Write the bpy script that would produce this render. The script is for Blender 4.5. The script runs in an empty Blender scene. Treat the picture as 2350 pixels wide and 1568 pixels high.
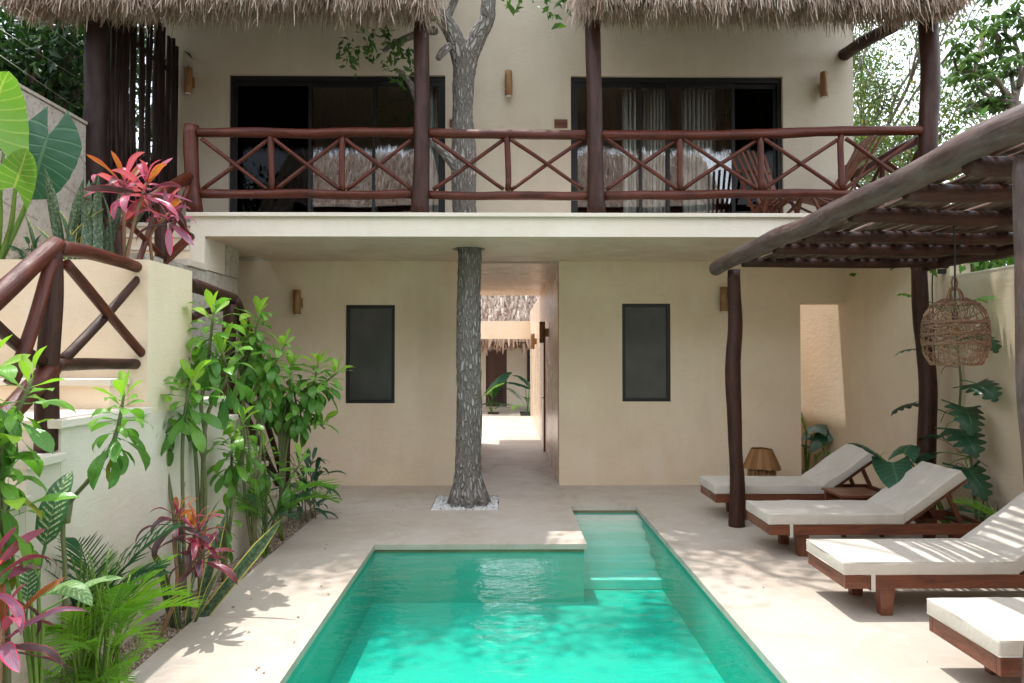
import bpy, bmesh, math, random
import numpy as np
from mathutils import Vector, Matrix, noise, Euler
R = math.radians
scene = bpy.context.scene
C = scene.collection

# ------------------------------------------------------------------ camera
FPX, CX, CY = 1600.0, 1175.0, 784.0          # photo measured at 2350 x 1568
PITCH, YAW, CAMZ = math.atan(31/1600), math.atan(15/1600), 1.8
cam_d = bpy.data.cameras.new('camera')
cam = bpy.data.objects.new('camera', cam_d); C.objects.link(cam)
cam.location = (0, 0, CAMZ)
cam.rotation_euler = (math.pi/2 + PITCH, 0, -YAW)
cam_d.sensor_width = 36; cam_d.lens = FPX/2350*36
cam_d.clip_start = .05; cam_d.clip_end = 2000
scene.camera = cam
RM = Euler(cam.rotation_euler).to_matrix()

# ------------------------------------------------------------------ light
SUN_D = Vector((.20, -.12, -1)).normalized()      # direction the light travels
sun_d = bpy.data.lights.new('sun', 'SUN'); sun_d.energy = 2.5; sun_d.angle = R(.53); sun_d.color = (1, .98, .95)
sun = bpy.data.objects.new('sun', sun_d); C.objects.link(sun)
sun.rotation_euler = SUN_D.to_track_quat('-Z', 'Y').to_euler(); sun.location = (0, 0, 30)
world = bpy.data.worlds.new('World'); scene.world = world; world.use_nodes = True
wt = world.node_tree; wt.nodes.clear()
wo = wt.nodes.new('ShaderNodeOutputWorld'); bg = wt.nodes.new('ShaderNodeBackground')
sky = wt.nodes.new('ShaderNodeTexSky'); sky.sky_type = 'NISHITA'; sky.sun_disc = False
to_sun = -SUN_D
sky.sun_elevation = math.asin(to_sun.z); sky.sun_rotation = math.atan2(to_sun.x, to_sun.y)
sky.dust_density = 2.5; sky.air_density = 1.0
tc = wt.nodes.new('ShaderNodeTexCoord'); nz = wt.nodes.new('ShaderNodeTexNoise')
nz.inputs['Scale'].default_value = 2.2; nz.inputs['Detail'].default_value = 7; nz.inputs['Roughness'].default_value = .55
rmp = wt.nodes.new('ShaderNodeMapRange'); rmp.inputs[1].default_value = .34; rmp.inputs[2].default_value = .60
rmp.inputs[3].default_value = .35; rmp.inputs[4].default_value = 1
mx = wt.nodes.new('ShaderNodeMix'); mx.data_type = 'RGBA'
mx.inputs[7].default_value = (9.6, 10.2, 11.0, 1)             # bright thin cloud
wt.links.new(tc.outputs['Generated'], nz.inputs['Vector']); wt.links.new(nz.outputs[0], rmp.inputs[0])
wt.links.new(rmp.outputs[0], mx.inputs[0]); wt.links.new(sky.outputs[0], mx.inputs[6]); wt.links.new(mx.outputs[2], bg.inputs[0])
bg.inputs[1].default_value = .15; wt.links.new(bg.outputs[0], wo.inputs[0])
scene.view_settings.view_transform = 'Standard'; scene.view_settings.look = 'None'
scene.view_settings.exposure = 1.0; scene.view_settings.gamma = 1; scene.view_settings.use_curve_mapping = False
cy = scene.cycles
cy.max_bounces = 8; cy.diffuse_bounces = 4; cy.glossy_bounces = 3; cy.transmission_bounces = 6; cy.transparent_max_bounces = 16
cy.volume_bounces = 0; cy.sample_clamp_indirect = 6; cy.use_denoising = True; cy.use_adaptive_sampling = True; cy.adaptive_threshold = .012
cy.caustics_reflective = False; cy.caustics_refractive = False

# ------------------------------------------------------------------ pixel -> place
def ray(x, y):
    d = RM @ Vector(((x-CX)/FPX, (CY-y)/FPX, -1)); return d
def U(x, y, Y):            # on the plane at distance Y
    d = ray(x, y); t = Y/d.y; return Vector((d.x*t, Y, CAMZ + d.z*t))
def W(x, y, X):            # on a wall plane X = const
    d = ray(x, y); t = X/d.x; return Vector((X, d.y*t, CAMZ + d.z*t))
def G(x, y, z=0):          # on a level plane
    d = ray(x, y); t = (z-CAMZ)/d.z; return Vector((d.x*t, d.y*t, z))

# ------------------------------------------------------------------ mesh helpers
class MB:
    def __init__(s): s.v = []; s.f = []; s.uv = []; s.smooth = True
    def add(s, vs, fs, uvs=None):
        o = len(s.v); s.v += [tuple(p) for p in vs]
        s.f += [tuple(i+o for i in f) for f in fs]
        s.uv += uvs if uvs else [None]*len(fs)
    def box(s, a, b, jit=0, rnd=None):
        x0, y0, z0 = a; x1, y1, z1 = b
        x0, x1 = min(x0, x1), max(x0, x1); y0, y1 = min(y0, y1), max(y0, y1); z0, z1 = min(z0, z1), max(z0, z1)
        v = [(x0,y0,z0),(x1,y0,z0),(x1,y1,z0),(x0,y1,z0),(x0,y0,z1),(x1,y0,z1),(x1,y1,z1),(x0,y1,z1)]
        s.add(v, [(3,2,1,0),(4,5,6,7),(0,1,5,4),(1,2,6,5),(2,3,7,6),(3,0,4,7)])
        s.smooth = False; return s
    def bar(s, p, q, w, h, up=(0,0,1)):      # rectangular bar between two points
        p = Vector(p); q = Vector(q); d = (q-p).normalized(); x = d.cross(Vector(up)).normalized(); z = x.cross(d)
        v = []
        for c in (p, q):
            for sx, sz in ((-1,-1),(1,-1),(1,1),(-1,1)): v.append(c + x*sx*w/2 + z*sz*h/2)
        uvb = (p-q).length
        s.add(v, [(0,1,2,3),(7,6,5,4),(4,5,1,0),(5,6,2,1),(6,7,3,2),(7,4,0,3)],
              [[(0,0)]*4, [(0,0)]*4] + [[(i*.25,uvb),(i*.25+.2,uvb),(i*.25+.2,0),(i*.25,0)] for i in range(4)])
        s.smooth = False; return s
    def prism(s, poly, off):                  # extrude a polygon (3D points) by off
        n = len(poly); off = Vector(off); v = [Vector(p) for p in poly] + [Vector(p)+off for p in poly]
        f = [tuple(range(n))[::-1], tuple(range(n, 2*n))] + [(i,(i+1)%n,n+(i+1)%n,n+i) for i in range(n)]
        s.add(v, f); s.smooth = False; return s
    def mesh(s, name):
        m = bpy.data.meshes.new(name); m.from_pydata(s.v, [], s.f)
        if any(u is not None for u in s.uv):
            L = m.uv_layers.new(name='UVMap'); k = 0; flat = []
            for f, u in zip(s.f, s.uv):
                flat += [c for p in (u if u else [(0,0)]*len(f)) for c in p]
            L.data.foreach_set('uv', flat)
        if s.smooth: m.polygons.foreach_set('use_smooth', [True]*len(m.polygons))
        m.update(); return m

def spline(pts, step):
    P = [Vector(p) for p in pts]
    if len(P) == 2:
        n = max(2, int((P[1]-P[0]).length/step)); return [P[0].lerp(P[1], i/n) for i in range(n+1)]
    out = []
    for i in range(len(P)-1):
        p0 = P[i-1] if i else P[0]*2-P[1]; p1, p2 = P[i], P[i+1]; p3 = P[i+2] if i+2 < len(P) else P[-1]*2-P[-2]
        n = max(2, int((p2-p1).length/step))
        for k in range(n):
            t = k/n
            out.append(.5*((2*p1)+(p2-p0)*t+(2*p0-5*p1+4*p2-p3)*t*t+(3*p1-p0-3*p2+p3)*t**3))
    out.append(P[-1]); return out

def log(mb, pts, r, seg=12, lump=.07, wob=.012, seed=0, step=.09, cap=True, flat=None, bark=0):
    """irregular round timber along pts; r is a number or one radius per control point"""
    c = spline(pts, step); n = len(c)
    rr = r if isinstance(r, (list, tuple)) else [r]*len(pts)
    acc = [0]
    for i in range(1, n): acc.append(acc[-1] + (c[i]-c[i-1]).length)
    ctl = [0]
    for i in range(1, len(pts)): ctl.append(ctl[-1] + (Vector(pts[i])-Vector(pts[i-1])).length)
    tot = max(ctl[-1], 1e-6)
    def rad(t):
        x = t*tot
        for i in range(len(ctl)-1):
            if x <= ctl[i+1]+1e-9: k = (x-ctl[i])/max(ctl[i+1]-ctl[i], 1e-9); return rr[i]*(1-k)+rr[i+1]*k
        return rr[-1]
    so = Vector((seed*7.31, seed*3.17, seed*1.93))
    V = []; N = None; rings = []
    rw = max(rr)
    for i in range(n):
        d = (c[min(i+1, n-1)] - c[max(i-1, 0)]).normalized()
        if N is None:
            N = d.orthogonal().normalized()
            a = Vector((0,0,1)) if abs(d.z) < .8 else Vector((0,1,0)); N = (a - d*a.dot(d)).normalized()
        else: N = (N - d*N.dot(d)).normalized()
        B = d.cross(N)
        t = acc[i]/acc[-1]; r0 = rad(t)
        w = noise.noise_vector(so + Vector((acc[i]*1.3, 0, 0)))*wob*2
        ctr = c[i] + (N*w.x + B*w.y)*(1 if 0 < i < n-1 else .4)
        ring = []
        for k in range(seg):
            a = 2*math.pi*k/seg; ca, sa = math.cos(a), math.sin(a)
            q = so + Vector((ca*.9, sa*.9, acc[i]*1.9))
            q2 = so + Vector((ca*2.1+9, sa*2.1, acc[i]*5.0))
            f = 1 + lump*(1.5*noise.noise(q) + .6*noise.noise(q2))
            if bark:
                s1 = noise.noise(so + Vector((ca*r0*16, sa*r0*16, acc[i]*3.2)))
                s2 = noise.noise(so + Vector((ca*r0*38+5, sa*r0*38, acc[i]*9.0)))
                f += bark/r0*((1-2*abs(s1))*.75 + (1-2*abs(s2))*.5 - .4)
            ring.append(ctr + (N*ca + B*sa)*r0*f)
        rings.append(ring)
    if cap:                                     # slightly rounded ends
        for end, other in ((0, 1), (-1, -2)):
            ce = sum(rings[end], Vector())/seg; d = (ce - sum(rings[other], Vector())/seg).normalized()
            r0 = rad(0 if end == 0 else 1)
            extra = [ce + (p-ce)*.72 + d*r0*.10 for p in rings[end]]
            if end == 0: rings.insert(0, extra)
            else: rings.append(extra)
    o = len(mb.v)
    for ring in rings: mb.v += [tuple(p) for p in ring]
    per = 2*math.pi*rw; m = len(rings)
    for i in range(m-1):
        l0 = acc[min(max(i-1,0), n-1)] if cap else acc[i]; l1 = acc[min(i, n-1)] if cap else acc[i+1]
        if l1 <= l0: l1 = l0+.02
        for k in range(seg):
            k2 = (k+1) % seg
            mb.f.append((o+i*seg+k, o+i*seg+k2, o+(i+1)*seg+k2, o+(i+1)*seg+k))
            u0, u1 = k/seg*per, (k+1)/seg*per
            mb.uv.append([(u0,l0),(u1,l0),(u1,l1),(u0,l1)])
    mb.f.append(tuple(o+k for k in range(seg))[::-1]); mb.uv.append(None)
    mb.f.append(tuple(o+(m-1)*seg+k for k in range(seg))); mb.uv.append(None)
    return mb

def grid_solid(xs, ys, solid, mp, a, b):
    """slab with rectangular holes: cells xs x ys, solid(cx,cy)->bool, extruded from a to b along the third axis; mp maps (x,y,w)->world"""
    mb = MB(); mb.smooth = False; nx, ny = len(xs)-1, len(ys)-1
    S = [[solid((xs[i]+xs[i+1])/2, (ys[j]+ys[j+1])/2) for j in range(ny)] for i in range(nx)]
    idx = {}
    def vid(i, j, w):
        k = (i, j, w)
        if k not in idx: idx[k] = len(mb.v); mb.v.append(tuple(mp(xs[i], ys[j], (a, b)[w])))
        return idx[k]
    def q(*t): mb.f.append(tuple(vid(*p) for p in t)); mb.uv.append(None)
    for i in range(nx):
        for j in range(ny):
            if not S[i][j]: continue
            q((i,j,1),(i+1,j,1),(i+1,j+1,1),(i,j+1,1)); q((i,j,0),(i,j+1,0),(i+1,j+1,0),(i+1,j,0))
            if i == 0 or not S[i-1][j]: q((i,j,0),(i,j,1),(i,j+1,1),(i,j+1,0))
            if i == nx-1 or not S[i+1][j]: q((i+1,j,0),(i+1,j+1,0),(i+1,j+1,1),(i+1,j,1))
            if j == 0 or not S[i][j-1]: q((i,j,0),(i+1,j,0),(i+1,j,1),(i,j,1))
            if j == ny-1 or not S[i][j+1]: q((i,j+1,0),(i,j+1,1),(i+1,j+1,1),(i+1,j+1,0))
    return mb
def wall_holes(x0, x1, z0, z1, y0, y1, holes):
    xs = sorted({x0, x1, *[h[0] for h in holes], *[h[1] for h in holes]}); zs = sorted({z0, z1, *[h[2] for h in holes], *[h[3] for h in holes]})
    ok = lambda x, z: not any(h[0] < x < h[1] and h[2] < z < h[3] for h in holes)
    return grid_solid(xs, zs, ok, lambda x, z, w: (x, w, z), y1, y0)

# ------------------------------------------------------------------ objects
ORG = {}
def link(name, mesh, m, parent=None, org=(0,0,0)):
    o = bpy.data.objects.new(name, mesh); C.objects.link(o)
    if m is not None:
        if len(mesh.materials) == 0: mesh.materials.append(m)
        elif mesh.materials[0] != m:
            o.material_slots[0].link = 'OBJECT'; o.material_slots[0].material = m
    if parent: o.parent = parent
    ORG[o.name] = Vector(org); return o
def tag(o, label, cat, group=None, kind=None):
    if label: o['label'] = label
    if cat: o['category'] = cat
    if group: o['group'] = group
    if kind: o['kind'] = kind
    return o
def thing(name, label, cat, loc, group=None):
    o = bpy.data.objects.new(name, None); C.objects.link(o); o.location = loc; o.empty_display_size = .1
    ORG[o.name] = Vector(loc); return tag(o, label, cat, group)
def bevel(mesh, w, seg=2):
    bm = bmesh.new(); bm.from_mesh(mesh)
    bmesh.ops.remove_doubles(bm, verts=bm.verts, dist=1e-5)
    bmesh.ops.bevel(bm, geom=[e for e in bm.edges if e.calc_face_angle(0) > .5], offset=w, segments=seg, affect='EDGES', profile=.5)
    bm.to_mesh(mesh); bm.free(); mesh.polygons.foreach_set('use_smooth', [False]*len(mesh.polygons))
def part(name, mb, m, parent, label=None, kind=None, bev=0):
    """mesh given in world coordinates, stored relative to its thing's origin"""
    org = ORG[parent.name]
    mb.v = [(p[0]-org.x, p[1]-org.y, p[2]-org.z) for p in mb.v]
    me = mb.mesh(name)
    if bev: bevel(me, bev)
    o = link(name, me, m, parent, org)
    if label: o['label'] = label
    if kind: o['kind'] = kind
    return o
def solo(name, mb, m, label=None, cat=None, group=None, kind=None, bev=0):
    """top-level single mesh; origin at the middle of its base"""
    a = np.array(mb.v); lo, hi = a.min(0), a.max(0); org = Vector(((lo[0]+hi[0])/2, (lo[1]+hi[1])/2, lo[2]))
    mb.v = [(p[0]-org.x, p[1]-org.y, p[2]-org.z) for p in mb.v]
    me = mb.mesh(name)
    if bev: bevel(me, bev)
    o = link(name, me, m, None, org); o.location = org
    return tag(o, label, cat, group, kind)
def np_mesh(name, V, F, smooth=False, UVs=None):
    m = bpy.data.meshes.new(name); n = F.shape[1]
    m.vertices.add(len(V)); m.vertices.foreach_set('co', V.astype(np.float32).ravel())
    m.loops.add(F.size); m.loops.foreach_set('vertex_index', F.astype(np.int32).ravel())
    m.polygons.add(len(F)); m.polygons.foreach_set('loop_start', np.arange(0, F.size, n, dtype=np.int32))
    if UVs is not None:
        L = m.uv_layers.new(name='UVMap'); L.data.foreach_set('uv', UVs.astype(np.float32)[F.ravel()].ravel())
    if smooth: m.polygons.foreach_set('use_smooth', np.ones(len(F), dtype=bool))
    m.update(calc_edges=True); m.validate(); return m

# ------------------------------------------------------------------ materials
class NT:
    def __init__(s, name):
        s.m = bpy.data.materials.new(name); s.m.use_nodes = True; s.t = s.m.node_tree; s.t.nodes.clear()
        s.out = s.n('ShaderNodeOutputMaterial')
    def n(s, typ, **kw):
        nd = s.t.nodes.new(typ)
        for k, v in kw.items(): setattr(nd, k, v)
        return nd
    def put(s, sock, v):
        if hasattr(v, 'is_output') or isinstance(v, bpy.types.NodeSocket): s.t.links.new(v, sock)
        elif isinstance(v, (tuple, list)):
            sock.default_value = tuple(v) + ((1,) if len(v) == 3 and len(sock.default_value) == 4 else ())
        else: sock.default_value = v
    def math(s, op, a, b=0.0, clamp=False):
        nd = s.n('ShaderNodeMath', operation=op, use_clamp=clamp); s.put(nd.inputs[0], a); s.put(nd.inputs[1], b); return nd.outputs[0]
    def mix(s, f, a, b, mode='MIX'):
        nd = s.n('ShaderNodeMix', data_type='RGBA', blend_type=mode); s.put(nd.inputs[0], f); s.put(nd.inputs[6], a); s.put(nd.inputs[7], b); return nd.outputs[2]
    def ramp(s, v, lo, hi, a=0.0, b=1.0, smooth=True):
        nd = s.n('ShaderNodeMapRange', interpolation_type='SMOOTHSTEP' if smooth else 'LINEAR')
        s.put(nd.inputs[0], v); s.put(nd.inputs[1], lo); s.put(nd.inputs[2], hi); s.put(nd.inputs[3], a); s.put(nd.inputs[4], b); return nd.outputs[0]
    def pos(s): return s.n('ShaderNodeNewGeometry').outputs['Position']
    def uv(s): return s.n('ShaderNodeTexCoord').outputs['UV']
    def obj(s): return s.n('ShaderNodeTexCoord').outputs['Object']
    def rnd(s): return s.n('ShaderNodeObjectInfo').outputs['Random']
    def island(s): return s.n('ShaderNodeNewGeometry').outputs['Random Per Island']
    def map(s, v, scale=(1,1,1), loc=(0,0,0), rot=(0,0,0)):
        nd = s.n('ShaderNodeMapping'); s.put(nd.inputs[0], v); nd.inputs['Scale'].default_value = scale
        if isinstance(loc, tuple): nd.inputs['Location'].default_value = loc
        else: s.put(nd.inputs['Location'], loc)
        nd.inputs['Rotation'].default_value = rot; return nd.outputs[0]
    def noise(s, v, scale, detail=4, rough=.55, dist=0):
        nd = s.n('ShaderNodeTexNoise'); s.put(nd.inputs['Vector'], v); s.put(nd.inputs['Scale'], scale)
        nd.inputs['Detail'].default_value = detail; nd.inputs['Roughness'].default_value = rough; nd.inputs['Distortion'].default_value = dist; return nd.outputs[0]
    def voro(s, v, scale, feature='F1', out=0, rnd=1):
        nd = s.n('ShaderNodeTexVoronoi', feature=feature); s.put(nd.inputs['Vector'], v); s.put(nd.inputs['Scale'], scale)
        nd.inputs['Randomness'].default_value = rnd; return nd.outputs[out]
    def bump(s, h, strength=.3, dist=.01, normal=None):
        nd = s.n('ShaderNodeBump'); s.put(nd.inputs['Height'], h); nd.inputs['Strength'].default_value = strength; nd.inputs['Distance'].default_value = dist
        if normal is not None: s.put(nd.inputs['Normal'], normal)
        return nd.outputs[0]
    def sep(s, v):
        nd = s.n('ShaderNodeSeparateXYZ'); s.put(nd.inputs[0], v); return nd.outputs
    def bsdf(s, col, rough=.6, normal=None, spec=.5, metal=0, coat=0, sheen=0, trans=0, sub=0):
        b = s.n('ShaderNodeBsdfPrincipled'); s.put(b.inputs['Base Color'], col); s.put(b.inputs['Roughness'], rough)
        s.put(b.inputs['Specular IOR Level'], spec); s.put(b.inputs['Metallic'], metal); s.put(b.inputs['Coat Weight'], coat); s.put(b.inputs['Sheen Weight'], sheen)
        s.put(b.inputs['Transmission Weight'], trans)
        if normal is not None: s.put(b.inputs['Normal'], normal)
        return b.outputs[0]
    def done(s, sh): s.t.links.new(sh, s.out.inputs['Surface']); return s.m

def plaster(name, col, col2, stain=None, rough=.75, streak=.35, bump=.25, sscale=1.0, gloss=None):
    n = NT(name); p = n.pos()
    a = n.noise(p, .9*sscale, 5, .6, .4); b = n.noise(n.map(p, (3.2, 3.2, .55)), 1.6*sscale, 5, .6); f = n.noise(p, 60, 3)
    c = n.mix(n.ramp(a, .36, .66), col, col2)
    c = n.mix(n.math('MULTIPLY', n.ramp(b, .45, .72), streak), c, stain or [x*.78 for x in col2])
    c = n.mix(n.math('MULTIPLY', n.ramp(n.noise(n.map(p, (1,1,2.2)), 5, 5, .65, 1.5), .5, .75), .28), c, [x*.82 for x in col])
    c = n.mix(n.math('MULTIPLY', n.ramp(f, .62, .75), .18), c, [x*.6 for x in col])
    h = n.math('ADD', n.math('MULTIPLY', a, .6), n.math('ADD', n.math('MULTIPLY', n.noise(p, 14, 4), .35), n.math('MULTIPLY', f, .06)))
    h = n.math('ADD', h, n.math('MULTIPLY', n.noise(n.map(p, (1.2,1.2,4)), 3.5, 5, .6, 2.0), .7))
    return n.done(n.bsdf(c, n.ramp(a, .3, .7, rough-.07, rough+.05), n.bump(h, bump*.75, .03), .35))
M = {}
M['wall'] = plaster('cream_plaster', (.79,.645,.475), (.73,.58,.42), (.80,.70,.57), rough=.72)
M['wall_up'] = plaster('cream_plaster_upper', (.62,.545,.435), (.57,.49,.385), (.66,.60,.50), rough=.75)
M['white_plaster'] = plaster('pale_plaster', (.73,.655,.555), (.68,.60,.50), (.64,.55,.44), rough=.7, streak=.3)
M['soffit'] = plaster('soffit_plaster', (.76,.60,.47), (.66,.50,.38), (.78,.67,.55), rough=.55, streak=.5, sscale=1.7)
M['polished'] = plaster('polished_stucco', (.74,.55,.40), (.66,.47,.33), (.74,.60,.47), rough=.30, streak=.55, bump=.12)
def deck_mat():
    n = NT('polished_cement_deck'); p = n.pos()
    a = n.noise(p, .55, 6, .62, .8); b = n.noise(n.map(p, (1,1,1), (7,3,0)), 1.7, 6, .65, 1.2); f = n.noise(p, 70, 3); g = n.noise(p, 11, 5, .6)
    c = n.mix(n.ramp(a, .38, .66), (.52,.46,.395), (.475,.40,.325))
    c = n.mix(n.math('MULTIPLY', n.ramp(b, .50, .68), .7), c, (.45,.355,.285))
    c = n.mix(n.math('MULTIPLY', n.ramp(n.noise(p, 2.6, 6, .7, 2.0), .54, .66), .35), c, (.64,.585,.53))
    c = n.mix(n.math('MULTIPLY', n.ramp(f, .60, .78), .3), c, (.30,.22,.16))
    c = n.mix(n.math('MULTIPLY', n.ramp(g, .5, .8), .25), c, (.42,.33,.27))
    h = n.math('ADD', n.math('MULTIPLY', g, .4), n.math('MULTIPLY', f, .12))
    return n.done(n.bsdf(c, n.ramp(b, .35, .7, .46, .62), n.bump(h, .14, .02), .4))
M['deck'] = deck_mat()
def stone_mat():
    n = NT('rough_limestone'); p = n.pos(); r = n.rnd()
    v = n.map(p, (1,1,1), (0,0,0)); a = n.noise(v, 2.4, 7, .65, .6); b = n.noise(v, 16, 6, .7); 
    c = n.mix(n.ramp(a, .35, .68), (.44,.40,.345), (.56,.52,.455))
    c = n.mix(n.math('MULTIPLY', r, .5), c, (.50,.44,.36)); c = n.mix(n.math('MULTIPLY', n.ramp(b, .50, .66), .6), c, (.27,.22,.18)); c = n.mix(n.math('MULTIPLY', n.ramp(n.noise(v, 45, 4), .6, .7), .5), c, (.2,.15,.11))
    h = n.math('ADD', n.math('MULTIPLY', a, .8), n.math('MULTIPLY', b, .5))
    return n.done(n.bsdf(c, .88, n.bump(h, .9, .05), .25))
M['stone'] = stone_mat()
def simple(name, col, rough=.5, spec=.5, metal=0, coat=0):
    n = NT(name); p = n.pos(); f = n.noise(p, 40, 4)
    return n.done(n.bsdf(n.mix(n.ramp(f, .35, .7, 0, .3), col, [x*.7 for x in col]), n.ramp(f, .3, .7, rough-.06, rough+.08), None, spec, metal, coat))
M['mortar'] = simple('mortar', (.36,.32,.27), .9)
M['black'] = simple('black_metal', (.010,.010,.011), .42)
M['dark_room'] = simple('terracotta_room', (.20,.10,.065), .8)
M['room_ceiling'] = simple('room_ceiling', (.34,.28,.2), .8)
M['brass'] = simple('brushed_metal', (.6,.57,.5), .35, metal=1)
M['white'] = simple('white_cap', (.75,.74,.70), .5)
M['cord'] = simple('black_cord', (.012,.012,.012), .55)
M['soil'] = simple('dark_soil', (.06,.045,.03), .95)
M['terrain'] = simple('leaf_litter_ground', (.10,.085,.05), .95)
M['plate'] = simple('sign_wood', (.15,.05,.022), .5)
M['ink'] = simple('sign_ink', (.018,.010,.008), .6)
def timber(name, col, col2, rough=.38, weather=None, spec=.5, along='uv', grain=1.0, coat=.15):
    n = NT(name); r = n.rnd(); u = n.uv()
    off = n.n('ShaderNodeCombineXYZ'); n.put(off.inputs[0], n.math('MULTIPLY', r, 13.)); n.put(off.inputs[1], n.math('MULTIPLY', r, 7.))
    v = n.map(u, (1,1,1), off.outputs[0])
    g = n.noise(n.map(v, (34*grain, 2.2*grain, 1)), 1.6, 6, .65, .4); a = n.noise(n.map(v, (5, 2.4, 1)), 1.3, 5, .6, .5); k = n.noise(n.map(v, (9, 9, 1)), 1.0, 3)
    c = n.mix(n.ramp(g, .34, .68), col, col2)
    c = n.mix(n.math('MULTIPLY', n.ramp(a, .42, .7), .55), c, [x*.45 for x in col])
    c = n.mix(n.math('MULTIPLY', n.ramp(k, .66, .74), .7), c, [x*.25 for x in col])
    rg = n.ramp(a, .3, .7, rough-.08, rough+.14)
    if weather:
        w = n.noise(n.map(v, (7, 1.6, 1)), 2.2, 6, .7)
        nz_ = n.sep(n.n('ShaderNodeNewGeometry').outputs['Normal'])[2]
        f = n.math('MULTIPLY', n.ramp(w, .38, .66), weather[1])
        c = n.mix(f, c, weather[0]); rg = n.math('ADD', rg, n.math('MULTIPLY', f, .3))
    h = n.math('ADD', n.math('MULTIPLY', g, .5), n.math('MULTIPLY', a, 1.0))
    return n.done(n.bsdf(c, rg, n.bump(h, .6, .018), spec, 0, coat))
M['pole'] = timber('varnished_pole', (.066,.0125,.006), (.115,.025,.011), .42, coat=.05, spec=.3)
M['post'] = timber('dark_post', (.034,.0115,.007), (.060,.020,.011), .47, coat=.04, spec=.3)
M['beam'] = timber('weathered_beam', (.055,.026,.021), (.09,.045,.036), .5, weather=((.165,.12,.105), .55))
M['darkpole'] = timber('dark_screen_pole', (.016,.007,.005), (.030,.011,.008), .55, coat=0, spec=.3)
M['stick'] = timber('pergola_stick', (.075,.035,.022), (.13,.064,.042), .55, weather=((.19,.125,.095), .6), coat=0)
M['bed'] = timber('lounger_hardwood', (.125,.034,.014), (.20,.058,.024), .40, grain=.8)
M['chair'] = timber('chair_hardwood', (.15,.040,.015), (.24,.070,.027), .45)
M['lampwood'] = timber('pale_bamboo', (.27,.135,.045), (.36,.19,.07), .5)
M['bark_strip'] = timber('dry_bark_strip', (.34,.165,.055), (.20,.09,.03), .7, coat=0)
M['wicker'] = timber('brown_wicker', (.19,.095,.05), (.30,.17,.10), .6, coat=0)
M['reddoor'] = timber('dark_door_wood', (.045,.018,.010), (.07,.028,.016), .45)
def bark_mat():
    n = NT('furrowed_bark'); u = n.uv()
    d = n.noise(n.map(u, (3, 2, 1)), 2.5, 4); 
    cm = n.n('ShaderNodeVectorMath', operation='ADD'); n.put(cm.inputs[0], n.map(u, (21, 6.5, 1))); 
    sc = n.n('ShaderNodeVectorMath', operation='SCALE'); nd = n.n('ShaderNodeTexNoise'); n.put(nd.inputs['Vector'], n.map(u, (14, 6, 1))); nd.inputs['Scale'].default_value = 1.3
    n.put(sc.inputs[0], nd.outputs[1]); sc.inputs['Scale'].default_value = 1.7; n.put(cm.inputs[1], sc.outputs[0])
    e = n.voro(cm.outputs[0], 1.0, 'DISTANCE_TO_EDGE'); e = n.ramp(e, .02, .32)
    f = n.noise(n.map(u, (60, 25, 1)), 1.8, 5, .7)
    c = n.mix(e, (.19,.168,.148), (.47,.445,.415)); c = n.mix(n.math('MULTIPLY', n.ramp(f, .45, .7), .4), c, (.48,.455,.42))
    c = n.mix(n.math('MULTIPLY', n.ramp(d, .5, .7), .5), c, (.27,.22,.175))
    h = n.math('ADD', e, n.math('MULTIPLY', f, .4))
    return n.done(n.bsdf(c, .9, n.bump(h, 1.0, .03), .2))
M['bark'] = bark_mat()
M['twig'] = timber('grey_twig', (.12,.095,.07), (.20,.165,.13), .8, coat=0)
M['greenstem'] = timber('green_stem', (.10,.13,.04), (.20,.19,.09), .6, coat=0)
M['caneringed'] = timber('ringed_cane', (.22,.11,.055), (.34,.22,.13), .7, coat=0)
M['petiole'] = timber('leaf_stalk', (.12,.24,.03), (.20,.32,.05), .45, coat=0)
def thatch_mat(name, a, b, cdark):
    n = NT(name); r = n.island(); p = n.pos()
    c = n.mix(r, a, b); c = n.mix(n.ramp(n.noise(p, 1.5, 3), .5, .75, 0, .45), c, cdark)
    c = n.mix(n.math('GREATER_THAN', r, .82), c, [x*1.25 for x in a])
    d = n.bsdf(c, .85, None, .2); t = n.n('ShaderNodeBsdfTranslucent'); n.put(t.inputs[0], c)
    m = n.n('ShaderNodeMixShader'); m.inputs[0].default_value = .2; n.t.links.new(d, m.inputs[1]); n.t.links.new(t.outputs[0], m.inputs[2])
    return n.done(m.outputs[0])
M['thatch'] = thatch_mat('dry_palm_thatch', (.56,.46,.39), (.27,.165,.11), (.20,.135,.10))
M['thatch_body'] = simple('thatch_core', (.09,.065,.048), .95)
def fabric():
    n = NT('canvas_cushion'); p = n.obj()
    w = n.noise(n.map(p, (220, 220, 220)), 1, 2); a = n.noise(p, 3.5, 5, .6, .8); k = n.noise(n.map(p, (2, 9, 6)), 1.2, 4, .6, 1.2)
    c = n.mix(n.ramp(a, .4, .7), (.60,.545,.475), (.54,.485,.415)); c = n.mix(n.ramp(w, .4, .7, 0, .18), c, (.44,.39,.32))
    h = n.math('ADD', n.math('MULTIPLY', k, 1.0), n.math('MULTIPLY', w, .02))
    return n.done(n.bsdf(c, .92, n.bump(h, .30, .02), .2, 0, 0, .15))
M['fabric'] = fabric()
M['strap'] = simple('webbing_strap', (.56,.52,.46), .9)
def curtain_mat():
    n = NT('linen_curtain'); w = n.noise(n.map(n.pos(), (60, 60, 3)), 2, 3)
    return n.done(n.bsdf(n.mix(n.ramp(w, .3, .7), (.52,.54,.52), (.58,.60,.57)), .9, None, .2))
M['curtain'] = curtain_mat()
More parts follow.
